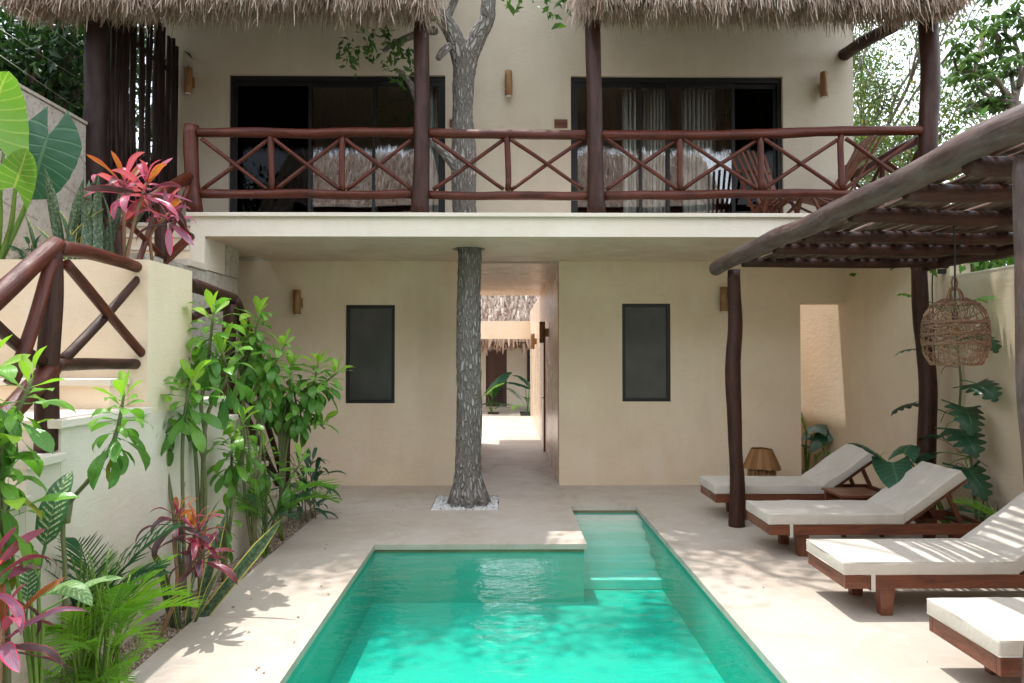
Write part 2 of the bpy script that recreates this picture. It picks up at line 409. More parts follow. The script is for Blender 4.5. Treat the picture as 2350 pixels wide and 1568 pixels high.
def glass(name, tint, ior):
    n = NT(name); t = n.n('ShaderNodeBsdfTransparent'); t.inputs[0].default_value = (*tint, 1)
    g = n.n('ShaderNodeBsdfGlossy'); g.inputs['Roughness'].default_value = .0; g.inputs[0].default_value = (1,1,1,1)
    lw = n.n('ShaderNodeLayerWeight'); lw.inputs[0].default_value = .5
    b = n.bump(n.noise(n.pos(), 1.1, 2), .05, .01); n.put(g.inputs['Normal'], b)
    r0 = ((ior-1)/(ior+1))**2; fr = n.math('ADD', r0, n.math('MULTIPLY', n.math('POWER', lw.outputs['Facing'], 5.), 1-r0), True)
    m = n.n('ShaderNodeMixShader'); n.put(m.inputs[0], fr); n.t.links.new(t.outputs[0], m.inputs[1]); n.t.links.new(g.outputs[0], m.inputs[2])
    return n.done(m.outputs[0])
M['glass'] = glass('door_glass', (.95,.96,.955), 1.95)
M['screen'] = glass('insect_screen', (.10,.10,.11), 1.25)
M['bulb'] = glass('bulb_glass', (.95,.8,.55), 1.5)
def frosted():
    n = NT('frosted_dark_glass'); p = n.pos()
    return n.done(n.bsdf(n.mix(n.ramp(n.noise(p, 2.2, 3), .35, .7), (.045,.050,.046), (.070,.074,.069)), .30, n.bump(n.noise(p, 180, 2), .06, .002), .55))
M['frosted'] = frosted()
def water():
    n = NT('pool_water'); p = n.pos()
    h = n.math('ADD', n.math('MULTIPLY', n.noise(n.map(p, (1, 1.6, 1)), 2.1, 3, .5, .6), 1.0), n.math('MULTIPLY', n.noise(n.map(p, (1, 1.8, 1)), 8.5, 3, .55, .8), .28))
    b = n.bump(h, .36, .05)
    t = n.n('ShaderNodeBsdfTransparent'); g = n.n('ShaderNodeBsdfGlossy'); g.inputs['Roughness'].default_value = .01; g.inputs[0].default_value = (1,1,1,1)
    n.put(g.inputs['Normal'], b); lw = n.n('ShaderNodeLayerWeight'); lw.inputs[0].default_value = .5; n.put(lw.inputs['Normal'], b)
    fr = n.math('ADD', .02, n.math('MULTIPLY', n.math('POWER', lw.outputs['Facing'], 5.), .98), True)
    m = n.n('ShaderNodeMixShader'); n.put(m.inputs[0], fr); n.t.links.new(t.outputs[0], m.inputs[1]); n.t.links.new(g.outputs[0], m.inputs[2])
    va = n.n('ShaderNodeVolumeAbsorption'); va.inputs['Color'].default_value = (.0, .95, .875, 1); va.inputs['Density'].default_value = 1.0
    vs = n.n('ShaderNodeVolumeScatter'); vs.inputs['Color'].default_value = (.02, 1, .70, 1); vs.inputs['Density'].default_value = .07
    ad = n.n('ShaderNodeAddShader'); n.t.links.new(va.outputs[0], ad.inputs[0]); n.t.links.new(vs.outputs[0], ad.inputs[1])
    n.t.links.new(ad.outputs[0], n.out.inputs['Volume']); return n.done(m.outputs[0])
M['water'] = water()
M['pool'] = plaster('pool_plaster', (.08,.48,.37), (.06,.43,.33), (.10,.48,.38), rough=.7, streak=.2)
M['poolstep'] = plaster('pool_step_plaster', (.78,.78,.68), (.72,.74,.64), (.74,.73,.62), rough=.7, streak=.2)
M['poolband'] = plaster('pool_waterline_plaster', (.30,.27,.16), (.24,.22,.13), (.2,.17,.1), rough=.7)
def gravel_mat(name, cols):
    n = NT(name); r = n.island(); c = n.mix(r, cols[0], cols[1]); c = n.mix(n.math('GREATER_THAN', r, .8), c, cols[2])
    return n.done(n.bsdf(c, .85, None, .25))
M['gravel'] = gravel_mat('brown_gravel', ((.36,.26,.18), (.20,.145,.10), (.52,.44,.36)))
M['pebble'] = gravel_mat('white_pebbles', ((.72,.70,.68), (.60,.58,.56), (.80,.79,.77)))

def leafmat(name, a, b, vein=None, veinw=.4, margin=None, mw=.86, trans=.35, rough=.38, pattern=None, pc=None, vfreq=11, tint=.5):
    n = NT(name); u = n.uv(); s = n.sep(u); r = n.rnd(); isl = n.island()
    e = n.math('MULTIPLY', n.math('ABSOLUTE', n.math('SUBTRACT', s[0], .5)), 2.)
    nzv = n.noise(n.map(u, (3, 4, 1), (0,0,0)), 1.5, 3)
    c = n.mix(n.math('ADD', n.math('MULTIPLY', r, tint), n.math('MULTIPLY', nzv, 1-tint), True), a, b)
    ph = n.math('FRACT', n.math('SUBTRACT', n.math('MULTIPLY', s[1], vfreq), n.math('MULTIPLY', e, 1.6)))
    lat = n.math('SUBTRACT', 1., n.ramp(n.math('ABSOLUTE', n.math('SUBTRACT', ph, .5)), .03, .13))
    mid = n.math('SUBTRACT', 1., n.ramp(e, .03, .09))
    vm = n.math('MAXIMUM', n.math('MULTIPLY', lat, .55), mid)
    if pattern == 'dieff':
        band = n.math('SUBTRACT', 1., n.ramp(n.math('ABSOLUTE', n.math('SUBTRACT', ph, .5)), .10, .24))
        mk = n.math('MULTIPLY', n.math('MULTIPLY', band, n.ramp(n.noise(n.map(u, (14, 22, 1)), 1, 3), .40, .52)), n.ramp(e, .62, .86, 1, 0)); c = n.mix(mk, c, pc)
    if pattern == 'snake':
        z = n.noise(n.map(u, (2.2, 20, 1)), 1.6, 4, .6, .6); c = n.mix(n.math('MULTIPLY', n.ramp(z, .47, .57), .8), c, pc)
    if pattern == 'cordy':
        z = n.noise(n.map(u, (7, 1.1, 1)), 1.4, 3); k = n.math('ADD', n.math('MULTIPLY', n.ramp(z, .40, .62), .6), n.math('MULTIPLY', n.ramp(s[1], .75, .1), .55), True); c = n.mix(n.math('MULTIPLY', k, n.ramp(r, .1, .75, .25, 1)), c, pc)
    if vein: c = n.mix(n.math('MULTIPLY', vm, veinw), c, vein)
    if margin: c = n.mix(n.ramp(e, mw-.04, mw+.04), c, margin)
    bmp = n.bump(n.math('ADD', n.math('MULTIPLY', vm, -.8), n.math('MULTIPLY', nzv, .5)), .5, .008)
    d = n.bsdf(c, rough, bmp, .5); t = n.n('ShaderNodeBsdfTranslucent'); n.put(t.inputs[0], n.mix(.45, c, (.55,.75,.05), 'OVERLAY') if trans > .3 else c)
    m = n.n('ShaderNodeMixShader'); m.inputs[0].default_value = trans; n.t.links.new(d, m.inputs[1]); n.t.links.new(t.outputs[0], m.inputs[2])
    return n.done(m.outputs[0])
M['lf_old'] = leafmat('shrub_leaf', (.07,.205,.03), (.13,.30,.045), (.19,.36,.10), .5, rough=.3)
M['lf_mid'] = leafmat('shrub_leaf_mid', (.12,.30,.035), (.19,.39,.05), (.27,.44,.12), .5, rough=.3)
M['lf_new'] = leafmat('shrub_leaf_young', (.22,.42,.035), (.34,.52,.05), (.42,.55,.15), .5, trans=.45)
M['lf_yel'] = leafmat('yellowing_leaf', (.36,.36,.05), (.26,.22,.06), (.4,.4,.15), .4, trans=.35)
M['lf_deep'] = leafmat('deep_green_leaf', (.018,.070,.030), (.032,.105,.045), (.07,.16,.07), .5, trans=.2, rough=.33)
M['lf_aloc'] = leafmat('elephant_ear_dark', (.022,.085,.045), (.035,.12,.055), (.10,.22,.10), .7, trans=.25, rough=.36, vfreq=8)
M['lf_aloc_lit'] = leafmat('elephant_ear_lit', (.10,.25,.025), (.17,.34,.03), (.40,.48,.12), .7, trans=.32, rough=.35, vfreq=8)  # brighter copy of the leaf, with the light on it put into the colour
M['lf_dieff'] = leafmat('variegated_leaf', (.028,.105,.035), (.045,.14,.045), (.13,.24,.08), .5, pattern='dieff', pc=(.50,.56,.28), vfreq=12, trans=.25)
M['lf_dieff2'] = leafmat('variegated_leaf_pale', (.10,.24,.07), (.20,.34,.12), (.3,.42,.16), .5, pattern='dieff', pc=(.52,.58,.33), vfreq=12, trans=.35)
M['lf_snake'] = leafmat('sword_leaf', (.030,.070,.036), (.045,.095,.045), None, pattern='snake', pc=(.12,.19,.105), margin=(.52,.46,.10), mw=.80, trans=.1, tint=.3)
M['lf_snake2'] = leafmat('sword_leaf_plain', (.035,.075,.040), (.055,.10,.050), None, pattern='snake', pc=(.17,.235,.14), trans=.1, tint=.3)
M['lf_cord'] = leafmat('red_cordyline_leaf', (.075,.050,.045), (.15,.045,.052), (.4,.06,.10), .4, pattern='cordy', pc=(.48,.06,.12), margin=(.55,.05,.11), mw=.84, trans=.3, rough=.32, vfreq=3)
M['lf_cord_pk'] = leafmat('pink_cordyline_leaf', (.42,.04,.13), (.22,.12,.16), (.6,.2,.32), .4, pattern='cordy', pc=(.70,.12,.24), margin=(.78,.05,.13), mw=.84, trans=.4, rough=.32, vfreq=3)
M['lf_cord_gr'] = leafmat('mauve_cordyline_leaf', (.20,.13,.18), (.30,.21,.25), (.6,.1,.25), .5, pattern='cordy', pc=(.62,.09,.24), margin=(.72,.05,.16), mw=.82, trans=.3, rough=.3, vfreq=3)
M['lf_cord_dk'] = leafmat('purple_cordyline_leaf', (.060,.042,.048), (.105,.060,.058), (.25,.06,.09), .4, margin=(.45,.04,.09), mw=.88, trans=.2, rough=.34, vfreq=3)
M['lf_cord_or'] = leafmat('orange_cordyline_leaf', (.38,.11,.03), (.28,.14,.025), (.6,.10,.07), .5, margin=(.80,.06,.10), mw=.82, trans=.45, rough=.34, vfreq=3)
M['lf_palm'] = leafmat('areca_frond', (.13,.33,.026), (.21,.43,.035), None, trans=.42, rough=.35)
M['lf_palm_lit'] = leafmat('areca_frond_lit', (.20,.42,.02), (.28,.50,.03), None, trans=.45, rough=.35)  # brighter copy of the frond colour, sunlit tone painted in
M['lf_palm_dk'] = leafmat('dark_palm_frond', (.034,.115,.042), (.055,.16,.055), None, trans=.25, rough=.35)
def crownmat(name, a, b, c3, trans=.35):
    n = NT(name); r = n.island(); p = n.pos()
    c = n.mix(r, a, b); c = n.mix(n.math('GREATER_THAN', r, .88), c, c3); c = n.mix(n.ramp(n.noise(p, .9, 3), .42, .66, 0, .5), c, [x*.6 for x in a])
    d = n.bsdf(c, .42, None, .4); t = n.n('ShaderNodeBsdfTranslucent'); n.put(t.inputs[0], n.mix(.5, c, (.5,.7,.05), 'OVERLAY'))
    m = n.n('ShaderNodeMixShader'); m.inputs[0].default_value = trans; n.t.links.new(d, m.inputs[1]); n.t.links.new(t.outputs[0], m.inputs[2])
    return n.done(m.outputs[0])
M['cr_dark'] = crownmat('dark_crown', (.018,.055,.018), (.040,.105,.026), (.10,.20,.04), .25)
M['cr_mid'] = crownmat('mid_crown', (.045,.12,.025), (.10,.21,.035), (.22,.30,.05))
M['cr_grey'] = crownmat('grey_green_crown', (.055,.11,.045), (.11,.18,.065), (.2,.27,.11), .3)
M['cr_olive'] = crownmat('olive_crown', (.075,.13,.035), (.15,.23,.05), (.30,.24,.08))
M['cr_fresh'] = crownmat('fresh_crown', (.09,.22,.035), (.17,.33,.05), (.30,.40,.07))

# ------------------------------------------------------------------ leaf shapes
def leaf_mesh(name, L, Wd, prof, nl=8, nw=4, droop=.5, fold=.25, wave=.0, wf=3, back=0, twist=0, curl=0, stalk=0, sr=.004):
    mb = MB(); y = z = 0; ds = L/nl; cs = []
    for i in range(nl+1):
        v = i/nl; a = droop*v*v*1.2 - .15*droop
        if i: y += ds*math.cos(a); z -= ds*math.sin(a)
        cs.append((y, z, a))
    for i in range(nl+1):
        v = i/nl; w = Wd/2*prof(v); y0, z0, a = cs[i]; tw = twist*v
        for j in range(nw+1):
            u = -1 + 2*j/nw; x = w*u
            yy = y0 - back*L*abs(u)**1.3*(1-v)**2.2
            zz = z0 + fold*abs(x) + wave*L*math.sin(v*math.pi*2*wf + (1.3 if u > 0 else 0))*abs(u)**1.5 - curl*x*x/max(Wd, 1e-6)
            mb.v.append((x*math.cos(tw) - (zz-z0)*math.sin(tw), yy + stalk, z0 + (zz-z0)*math.cos(tw) + x*math.sin(tw)))
    for i in range(nl):
        for j in range(nw):
            a = i*(nw+1)+j; mb.f.append((a, a+1, a+nw+2, a+nw+1))
            mb.uv.append([(j/nw, i/nl), ((j+1)/nw, i/nl), ((j+1)/nw, (i+1)/nl), (j/nw, (i+1)/nl)])
    if stalk:
        b = len(mb.v)
        for yy in (0, stalk*1.05):
            for k in range(3): mb.v.append((sr*math.cos(k*2.1), yy, sr*math.sin(k*2.1)-sr*.5))
        for k in range(3):
            k2 = (k+1) % 3; mb.f.append((b+k, b+k2, b+3+k2, b+3+k)); mb.uv.append([(.5,0)]*4)
    return mb.mesh(name)
obov = lambda v: (math.sin(math.pi*min(1, v**1.55))**.75 if 0 < v < 1 else .10 if v == 0 else .02)
lance = lambda v: max(.03, (v**.55)*(1-v)**.62*1.78*.86) if v > 0 else .16
ovate = lambda v: max(.02, 1.62*(v**.48)*(1-v)**.72) if v > 0 else .05
sword = lambda v: max(.02, (.72+.5*v-.25*v*v)*min(1, (1-v)*3.2)**.8)
heart = lambda v: max(.015, (1-v**1.9)**.72*(.92+.2*v)) if v < 1 else .01
hround = lambda v: max(.015, math.sqrt(max(0, 1-((v-.32)/.68)**2)) if v > .32 else .30+.70*math.sin(v/.32*1.57))
def lobed(v): return max(.03, (1-v**2.2)**.7*(.36+.64*abs(math.sin(math.pi*(v*5.2+.35)))**.65))
LV = {}
rg = random.Random(5)
def variants(key, k, f): LV[key] = [f(i) for i in range(k)]
variants('obov', 5, lambda i: leaf_mesh('leaf', .235, .076, obov, 8, 4, .35+.28*i, .18-.05*i, .012, 2.5, stalk=.035, twist=.25*(i-2)))
variants('obov_new', 3, lambda i: leaf_mesh('leaf', .165, .062, obov, 7, 4, -.15+.25*i, .45, .008, 2, stalk=.02, twist=.2*(i-1)))
variants('lance', 5, lambda i: leaf_mesh('leaf', .40, .118, lance, 10, 4, .25+.3*i, .30, .008, 2, stalk=.07, twist=.3*(i-2), sr=.006))
variants('small', 3, lambda i: leaf_mesh('leaf', .16, .038, ovate, 6, 2, .7+.3*i, .3, .005, 2, stalk=.03, sr=.003))
variants('sword', 4, lambda i: leaf_mesh('leaf', .62, .065, sword, 10, 4, [.1,.25,-.1,.5][i], .38, .004, 1.5, twist=[.5,-.4,.9,.2][i]))
variants('heart', 3, lambda i: leaf_mesh('leaf', .48, .42, heart, 12, 8, .55+.3*i, -.10, .014, 4, back=.42, curl=.35))
variants('heart_big', 2, lambda i: leaf_mesh('leaf', .50, .47, hround, 18, 12, .35+.3*i, -.06, .010, 6, back=.42, curl=.25))
variants('dieff', 3, lambda i: leaf_mesh('leaf', .34, .17, ovate, 10, 6, .6+.4*i, .18, .010, 3, stalk=.10, sr=.007, curl=.3))
variants('lobed', 3, lambda i: leaf_mesh('leaf', .36, .36, lobed, 46, 4, .7+.25*i, -.08, .006, 3, back=.35, curl=.3))
def frond_mesh(L, pairs, ll, lw, arc, vee, seed, stalkf=.22, lift=.0):
    rn = random.Random(seed); mb = MB(); pts = []; y = z = 0; n = 16; ds = L/n
    for i in range(n+1):
        a = arc*(i/n)**1.5 - lift
        if i: y += ds*math.cos(a); z -= ds*math.sin(a)
        pts.append((y, z, a))
    for i in range(n+1):                         # rachis
        r = .007*(1-.8*i/n)*L; yy, zz, a = pts[i]
        for k in range(3): mb.v.append((r*math.cos(k*2.094+1.57), yy, zz + r*math.sin(k*2.094+1.57)))
    for i in range(n):
        for k in range(3): k2 = (k+1) % 3; mb.f.append((i*3+k, i*3+k2, i*3+3+k2, i*3+3+k)); mb.uv.append([(.5,.5)]*4)
    for q in range(pairs):
        t = stalkf + (1-stalkf)*(q+.5)/pairs; i = min(n-1, int(t*n)); k = t*n-i
        y0 = pts[i][0]*(1-k)+pts[i+1][0]*k; z0 = pts[i][1]*(1-k)+pts[i+1][1]*k; a = pts[i][2]
        l = ll*(math.sin(math.pi*(.12+.86*(t-stalkf)/(1-stalkf)))**.6)*rn.uniform(.85, 1.08)
        for s in (-1, 1):
            an = (1.05 - .65*t)*rn.uniform(.9, 1.1); dr = rn.uniform(.5, 1.0); b = len(mb.v); px, py, pz = 0, y0, z0
            fy, fz = math.cos(a), -math.sin(a)
            for m in range(5):
                v = m/4; w = lw*(.35 if m == 0 else (1, 1, .75, .12)[m-1])/2
                dx = s*math.sin(an); 
                if m: px += dx*l/4; py += math.cos(an)*l/4*fy; pz += math.cos(an)*l/4*fz + l/4*(vee - dr*v*v)
                mb.v.append((px, py - w, pz)); mb.v.append((px, py + w, pz + w*.5))
            for m in range(4):
                c = b+m*2; mb.f.append((c, c+1, c+3, c+2) if s > 0 else (c+2, c+3, c+1, c)); mb.uv.append([(.2,m/4),(.8,m/4),(.8,m/4+.25),(.2,m/4+.25)])
    return mb.mesh('frond')
variants('frond', 4, lambda i: frond_mesh(1.0, 19, .22, .0085, .95+.3*i, .16, i, .42))
variants('frond_up', 3, lambda i: frond_mesh(.9, 20, .24, .013, .75+.25*i, .3, i+10))
variants('frond_short', 3, lambda i: frond_mesh(.55, 13, .19, .010, .9+.3*i, .15, i+20))

def place(meshes, m, parent, pos, yaw, pitch, roll=0, s=1, name='leaf', rn=rg, i=None):
    me = meshes[i if i is not None else rn.randrange(len(meshes))]
    d = Vector((math.cos(pitch)*math.cos(yaw), math.cos(pitch)*math.sin(yaw), math.sin(pitch)))
    up = Vector((-math.cos(yaw)*.5*math.sin(max(pitch, 0)), -math.sin(yaw)*.5*math.sin(max(pitch, 0)), 1)); 
    x = d.cross(up).normalized(); z = x.cross(d)
    mt = Matrix((x, d, z)).transposed().to_4x4() @ Matrix.Rotation(roll, 4, 'Y') @ Matrix.Scale(s, 4)
    o = link(name, me, m, parent, ORG[parent.name]); mt.translation = Vector(pos) - ORG[parent.name]; o.matrix_local = mt
    return o

def face(meshes, m, parent, pos, dirv, nrm, s, i=0, name='leaf'):
    d = Vector(dirv).normalized(); z = Vector(nrm); z = (z - d*z.dot(d)).normalized(); x = d.cross(z)
    mt = Matrix((x, d, z)).transposed().to_4x4() @ Matrix.Scale(s, 4)
    o = link(name, meshes[i], m, parent, ORG[parent.name]); mt.translation = Vector(pos) - ORG[parent.name]; o.matrix_local = mt; return o

# ================================================================== SETTING
YW, YS = 9.66, 7.64                 # house front wall, balcony slab front
ZC, ZB = 3.10, 3.357                # soffit, balcony floor
XR, XL = 4.74, -4.60                # right garden wall, left stone wall
XP = -2.43                          # face of the stair wall along the planting strip
PX0, PX1, PY0, PY1 = -1.24, 1.555, .3, 6.67
AX0, AY1 = .775, 8.33               # shallow step alcove of the pool
mb = MB(); mb.box((-150, -150, -1.2), (150, 150, -.95)); solo('terrain', mb, M['terrain'], kind='structure')
TX0, TX1, TY0, TY1 = -.88, -.08, 8.13, 8.98            # pebble pit round the tree
BX0 = 4.42                                             # planting bed at the right wall
holes = [(PX0, PX1, PY0, PY1), (AX0, PX1, PY1-.001, AY1), (TX0, TX1, TY0, TY1), (-2.43, -2.12, .4, 8.15), (BX0, XR, 3.2, 7.9), (3.95, XR, 9.9, 12.5),
         (-5, -2.43, -5, 8.15), (-.55, -.2, 21.2, 22.4), (.45, .95, 20.6, 22.6)]
xs = sorted({-4.8, XR+.2, *[h[0] for h in holes if h[0] > -4.8], *[h[1] for h in holes]}); ys = sorted({-5.0, 24.0, *[h[2] for h in holes], *[h[3] for h in holes]})
mb = grid_solid(xs, ys, lambda x, y: not any(h[0] < x < h[1] and h[2] < y < h[3] for h in holes), lambda x, y, w: (x, y, w), -.05, 0)
bev_deck = solo('pool_deck', mb, M['deck'], kind='structure')
# pool shell under the overhanging cement edge
e = .025; ZF = -.56; WL = -.072
shell = thing('pool', None, None, ((PX0+PX1)/2, (PY0+PY1)/2, ZF)); shell['kind'] = 'structure'
mb = MB(); mb.box((PX0-e-.1, PY0-e-.1, ZF-.1), (PX1+e+.1, PY1+e+.1, ZF)); part('pool_floor', mb, M['pool'], shell)
mb = MB(); mb.box((AX0-e-.1, PY1+e+.1, ZF-.1), (PX1+e+.1, AY1+e, ZF)); part('pool_floor', mb, M['pool'], shell)
mb = MB(); mb.box((PX0-e-.15, PY0-e, ZF), (PX0-e, PY1+e, -.052)); mb.box((PX1+e, PY0-e, ZF), (PX1+e+.15, AY1+e, -.0521)); mb.box((PX0-e, PY1+e, ZF), (AX0-e, PY1+e+.15, -.0522))
mb.box((PX0-e, PY0-e-.15, ZF), (PX1+e, PY0-e, -.0523)); part('pool_wall', mb, M['pool'], shell)
mb = MB(); mb.box((AX0-e-.15, PY1+e+.15, ZF), (AX0-e, AY1+e, -.0524)); mb.box((AX0-e-.15, AY1+e, ZF), (PX1+e+.15, AY1+e+.15, -.0525)); part('pool_wall', mb, M['pool'], shell)
tops = [-.105, -.19, -.28, -.37, -.46]; fronts = [8.08, 7.87, 7.63, 7.36, 7.05]
for i, (zt, yf) in enumerate(zip(tops, fronts)):
    yb = AY1+e if i == 0 else fronts[i-1]
    mb = MB(); mb.box((AX0-e, yf, ZF+.002), (PX1+e, yb, zt)); part('pool_step', mb, M['poolstep'], shell, bev=.006)
mb = MB(); mb.box((PX0-e+.001, PY1+e-.004, WL-.012), (AX0-e, PY1+e-.0005, -.053)); mb.box((AX0-e, AY1+e-.004, WL-.012), (PX1+e, AY1+e-.0005, -.053)); part('waterline_band', mb, M['poolband'], shell)
# water body (closed, sinks slightly into the shell)
xs = [PX0-e-.03, AX0-e-.03, PX1+e+.03]; ys = [PY0-e-.03, PY1+e+.03, AY1+e+.03]
mb = grid_solid(xs, ys, lambda x, y: not (x < AX0-e and y > PY1+e), lambda x, y, w: (x, y, w), ZF-.05, WL)
solo('water', mb, M['water'], kind='structure')

# gravel and pebbles: thousands of small stones, one mass each
def stones_mass(name, label, rects, size, n, m, z0, seed, parent=None, skip=None):
    rn = np.random.default_rng(seed)
    base = np.array([(1,0,0),(-1,0,0),(0,1,0),(0,-1,0),(0,0,1),(0,0,-1)], float)
    tri = np.array([(0,2,4),(2,1,4),(1,3,4),(3,0,4),(2,0,5),(1,2,5),(3,1,5),(0,3,5)])
    P = []
    area = [abs((r[1]-r[0])*(r[3]-r[2])) for r in rects]; tot = sum(area)
    for r, a in zip(rects, area):
        k = int(n*a/tot); q = rn.random((k, 3)); q[:,0] = r[0]+(r[1]-r[0])*q[:,0]; q[:,1] = r[2]+(r[3]-r[2])*q[:,1]; q[:,2] = z0+q[:,2]*size*.9; P.append(q)
    P = np.concatenate(P)
    if skip is not None: P = P[~skip(P)]
    S = size*rn.uniform(.45, 1.1, (len(P), 1, 1))*rn.uniform(.6, 1.2, (len(P), 1, 3))
    ang = rn.random(len(P))*6.28; ca, sa = np.cos(ang), np.sin(ang)
    V = base[None]*S + rn.normal(0, size*.12, (len(P), 6, 3))
    x = V[:,:,0]*ca[:,None]-V[:,:,1]*sa[:,None]; y = V[:,:,0]*sa[:,None]+V[:,:,1]*ca[:,None]
    V = np.stack([x, y, V[:,:,2]*.75], 2) + P[:,None,:]
    F = (tri[None] + (np.arange(len(P))*6)[:,None,None]).reshape(-1, 3)
    o = link(name, np_mesh(name, V.reshape(-1,3), F, False), m); o['kind'] = 'stuff'; o['label'] = label; o['category'] = 'gravel'
    return o
mb = MB(); mb.box((-2.43, .4, -.3), (-2.12, 8.15, -.05)); solo('soil_bed', mb, M['soil'], kind='structure')
mb = MB(); mb.box((BX0, 3.2, -.3), (XR, 7.9, -.05)); solo('soil_bed', mb, M['soil'], kind='structure')
mb = MB(); mb.box((3.95, 9.9, -.3), (XR, 12.5, -.03)); solo('soil_bed', mb, M['soil'], kind='structure')
mb = MB(); mb.box((TX0, TY0, -.3), (TX1, TY1, -.04)); solo('soil_bed', mb, M['soil'], kind='structure')
mb = MB(); mb.box((-.55, 21.2, -.3), (-.2, 22.4, -.03)); mb.box((.45, 20.6, -.3), (.95, 22.6, -.03)); solo('soil_bed', mb, M['soil'], kind='structure')
stones_mass('gravel', 'brown gravel filling the planting strip beside the stair wall', [(-2.42, -2.135, 2.8, 8.14)], .013, 24000, M['gravel'], -.048, 1)
stones_mass('gravel', 'brown gravel in the bed along the garden wall behind the loungers', [(BX0, XR-.01, 4.2, 7.9), (3.96, XR-.01, 9.9, 11)], .016, 6000, M['gravel'], -.045, 2)
stones_mass('pebbles', 'white pebbles filling the square pit around the tree foot', [(TX0+.01, TX1-.01, TY0+.01, TY1-.01)], .024, 2600, M['pebble'], -.03, 3)

# ================================================================== HOUSE
house = thing('house', 'cream two storey house with thatched eaves above a timber balcony', 'house', (0, YW, 0))
dl0, dl1 = U(526,170,YW).x, U(1022,170,YW).x; dr0, dr1 = U(1310,175,YW).x, U(1796,175,YW).x
zdt = U(800,172,YW).z; zdt2 = U(1550,175,YW).z
wl = (U(793,813,YW).x, U(906,813,YW).x, U(850,926,YW).z, U(850,700,YW).z); wr = (U(1428,810,YW).x, U(1539,810,YW).x, U(1480,922,YW).z, U(1480,697,YW).z)
CL, CR = -.55, U(1283,850,YW).x
XU = U(1959,300,YW).x               # right edge of the upper wall
OX = U(1838,900,YW).x; OZ = U(1880,697,YW).z
holes = [(dl0, dl1, ZB, zdt), (dr0, dr1, ZB, zdt2), (*wl,), (*wr,), (CL, CR, 0, ZC), (OX, XR, 0, OZ)]
part('wall', wall_holes(-4.8, XR, 0, ZC, YW, YW+.22, [h for h in holes if h[3] <= ZC+.001]), M['wall'], house)
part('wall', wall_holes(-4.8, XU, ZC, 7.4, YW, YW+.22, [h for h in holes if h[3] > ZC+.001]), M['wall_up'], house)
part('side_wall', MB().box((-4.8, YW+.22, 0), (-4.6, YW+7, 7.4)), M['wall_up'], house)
# balcony slab: pale fascia, thin projecting lip, soffit with a round hole for the tree
TC = Vector((-.452, 8.55)); TR = .2
def ring_slab(x0, x1, y0, y1, c, r, z0, z1):
    mb = MB(); mb.smooth = False; n = 48; sq = []
    h = .36; X0, X1, Y0, Y1 = c.x-h, c.x+h, c.y-h, c.y+h
    for k in range(n):
        a = 2*math.pi*k/n; ca, sa = math.cos(a), math.sin(a); t = h/max(abs(ca), abs(sa)); sq.append((c.x+ca*t, c.y+sa*t, c.x+ca*r, c.y+sa*r))
    o = len(mb.v)
    for s in sq:
        mb.v += [(s[0],s[1],z0),(s[2],s[3],z0),(s[2],s[3],z1),(s[0],s[1],z1)]
    for k in range(n):
        a = o+k*4; b = o+((k+1)%n)*4
        for f in ((a,b,b+1,a+1), (a+1,b+1,b+2,a+2), (a+2,b+2,b+3,a+3)): mb.f.append(f); mb.uv.append(None)
    # outer frame round the square, built to share the level only along edges
    fr = grid_solid(sorted({x0, x1, X0, X1}), sorted({y0, y1, Y0, Y1}), lambda x, y: not (X0 < x < X1 and Y0 < y < Y1), lambda x, y, w: (x, y, w), z0, z1)
    mb.add(fr.v, fr.f); return mb
SX0, SX1 = U(470,543,YS).x, 4.95
part('soffit', ring_slab(SX0, SX1, YS+.03, YW, TC, TR, ZC, ZC+.05), M['soffit'], house)
part('balcony_floor', ring_slab(SX0, SX1, YS+.03, YW, TC, TR, ZC+.05, ZB-.004), M['white_plaster'], house)
mb = MB(); mb.box((U(437,520,YS).x, YS-.002, ZC), (SX1+.03, YS+.03, ZB-.045)); part('fascia', mb, M['white_plaster'], house)
mb = MB(); mb.box((U(430,520,YS).x, YS-.045, ZB-.044), (SX1+.06, YS+.10, ZB)); part('balcony_lip', mb, M['white_plaster'], house, bev=.006)
mb = MB(); mb.box((U(437,520,YS).x, YS-.003, 2.74), (SX0, YS+.55, ZC-.001)); part('stair_pier', mb, M['white_plaster'], house)
# doors
def sliding_door(x0, x1, z1, edges, panes, seed):
    d = part('sliding_door', MB().box((x0+.001, YW+.06, ZB), (x1-.001, YW+.15, ZB+.03)), M['black'], house)
    f = MB(); w = .055
    f.box((x0, YW+.05, z1-.07), (x1, YW+.16, z1)); f.box((x0, YW+.05, ZB+.03), (x0+w, YW+.16, z1-.07)); f.box((x1-w, YW+.05, ZB+.03), (x1, YW+.16, z1-.07))
    part('frame', f, M['black'], d)
    for i, (a, b, kind) in enumerate(panes):
        yy = YW+.075+(i%2)*.035
        s = MB(); 
        for q in (a, b-w*.8): s.box((q, yy-.014, ZB+.03), (q+w*.8, yy+.014, z1-.072))
        s.box((a+w*.8, yy-.013, ZB+.031), (b-w*.8, yy+.013, ZB+.10)); s.box((a+w*.8, yy-.013, z1-.135), (b-w*.8, yy+.013, z1-.073))
        part('sash', s, M['black'], d)
        part('pane', MB().box((a+w*.5, yy-.003, ZB+.06), (b-w*.5, yy+.003, z1-.10)), M[kind], d)
    return d
X_ = lambda px: U(px, 300, YW).x
dl = sliding_door(dl0, dl1, zdt, None, [(dl0+.055, X_(712), 'screen'), (X_(704), X_(864), 'glass'), (X_(852), dl1-.055, 'glass')], 1)
dr = sliding_door(dr0, dr1, zdt2, None, [(dr0+.055, X_(1475), 'glass'), (X_(1463), X_(1538), 'glass'), (X_(1532), X_(1690), 'glass'), (X_(1640), dr1-.055, 'screen')], 2)
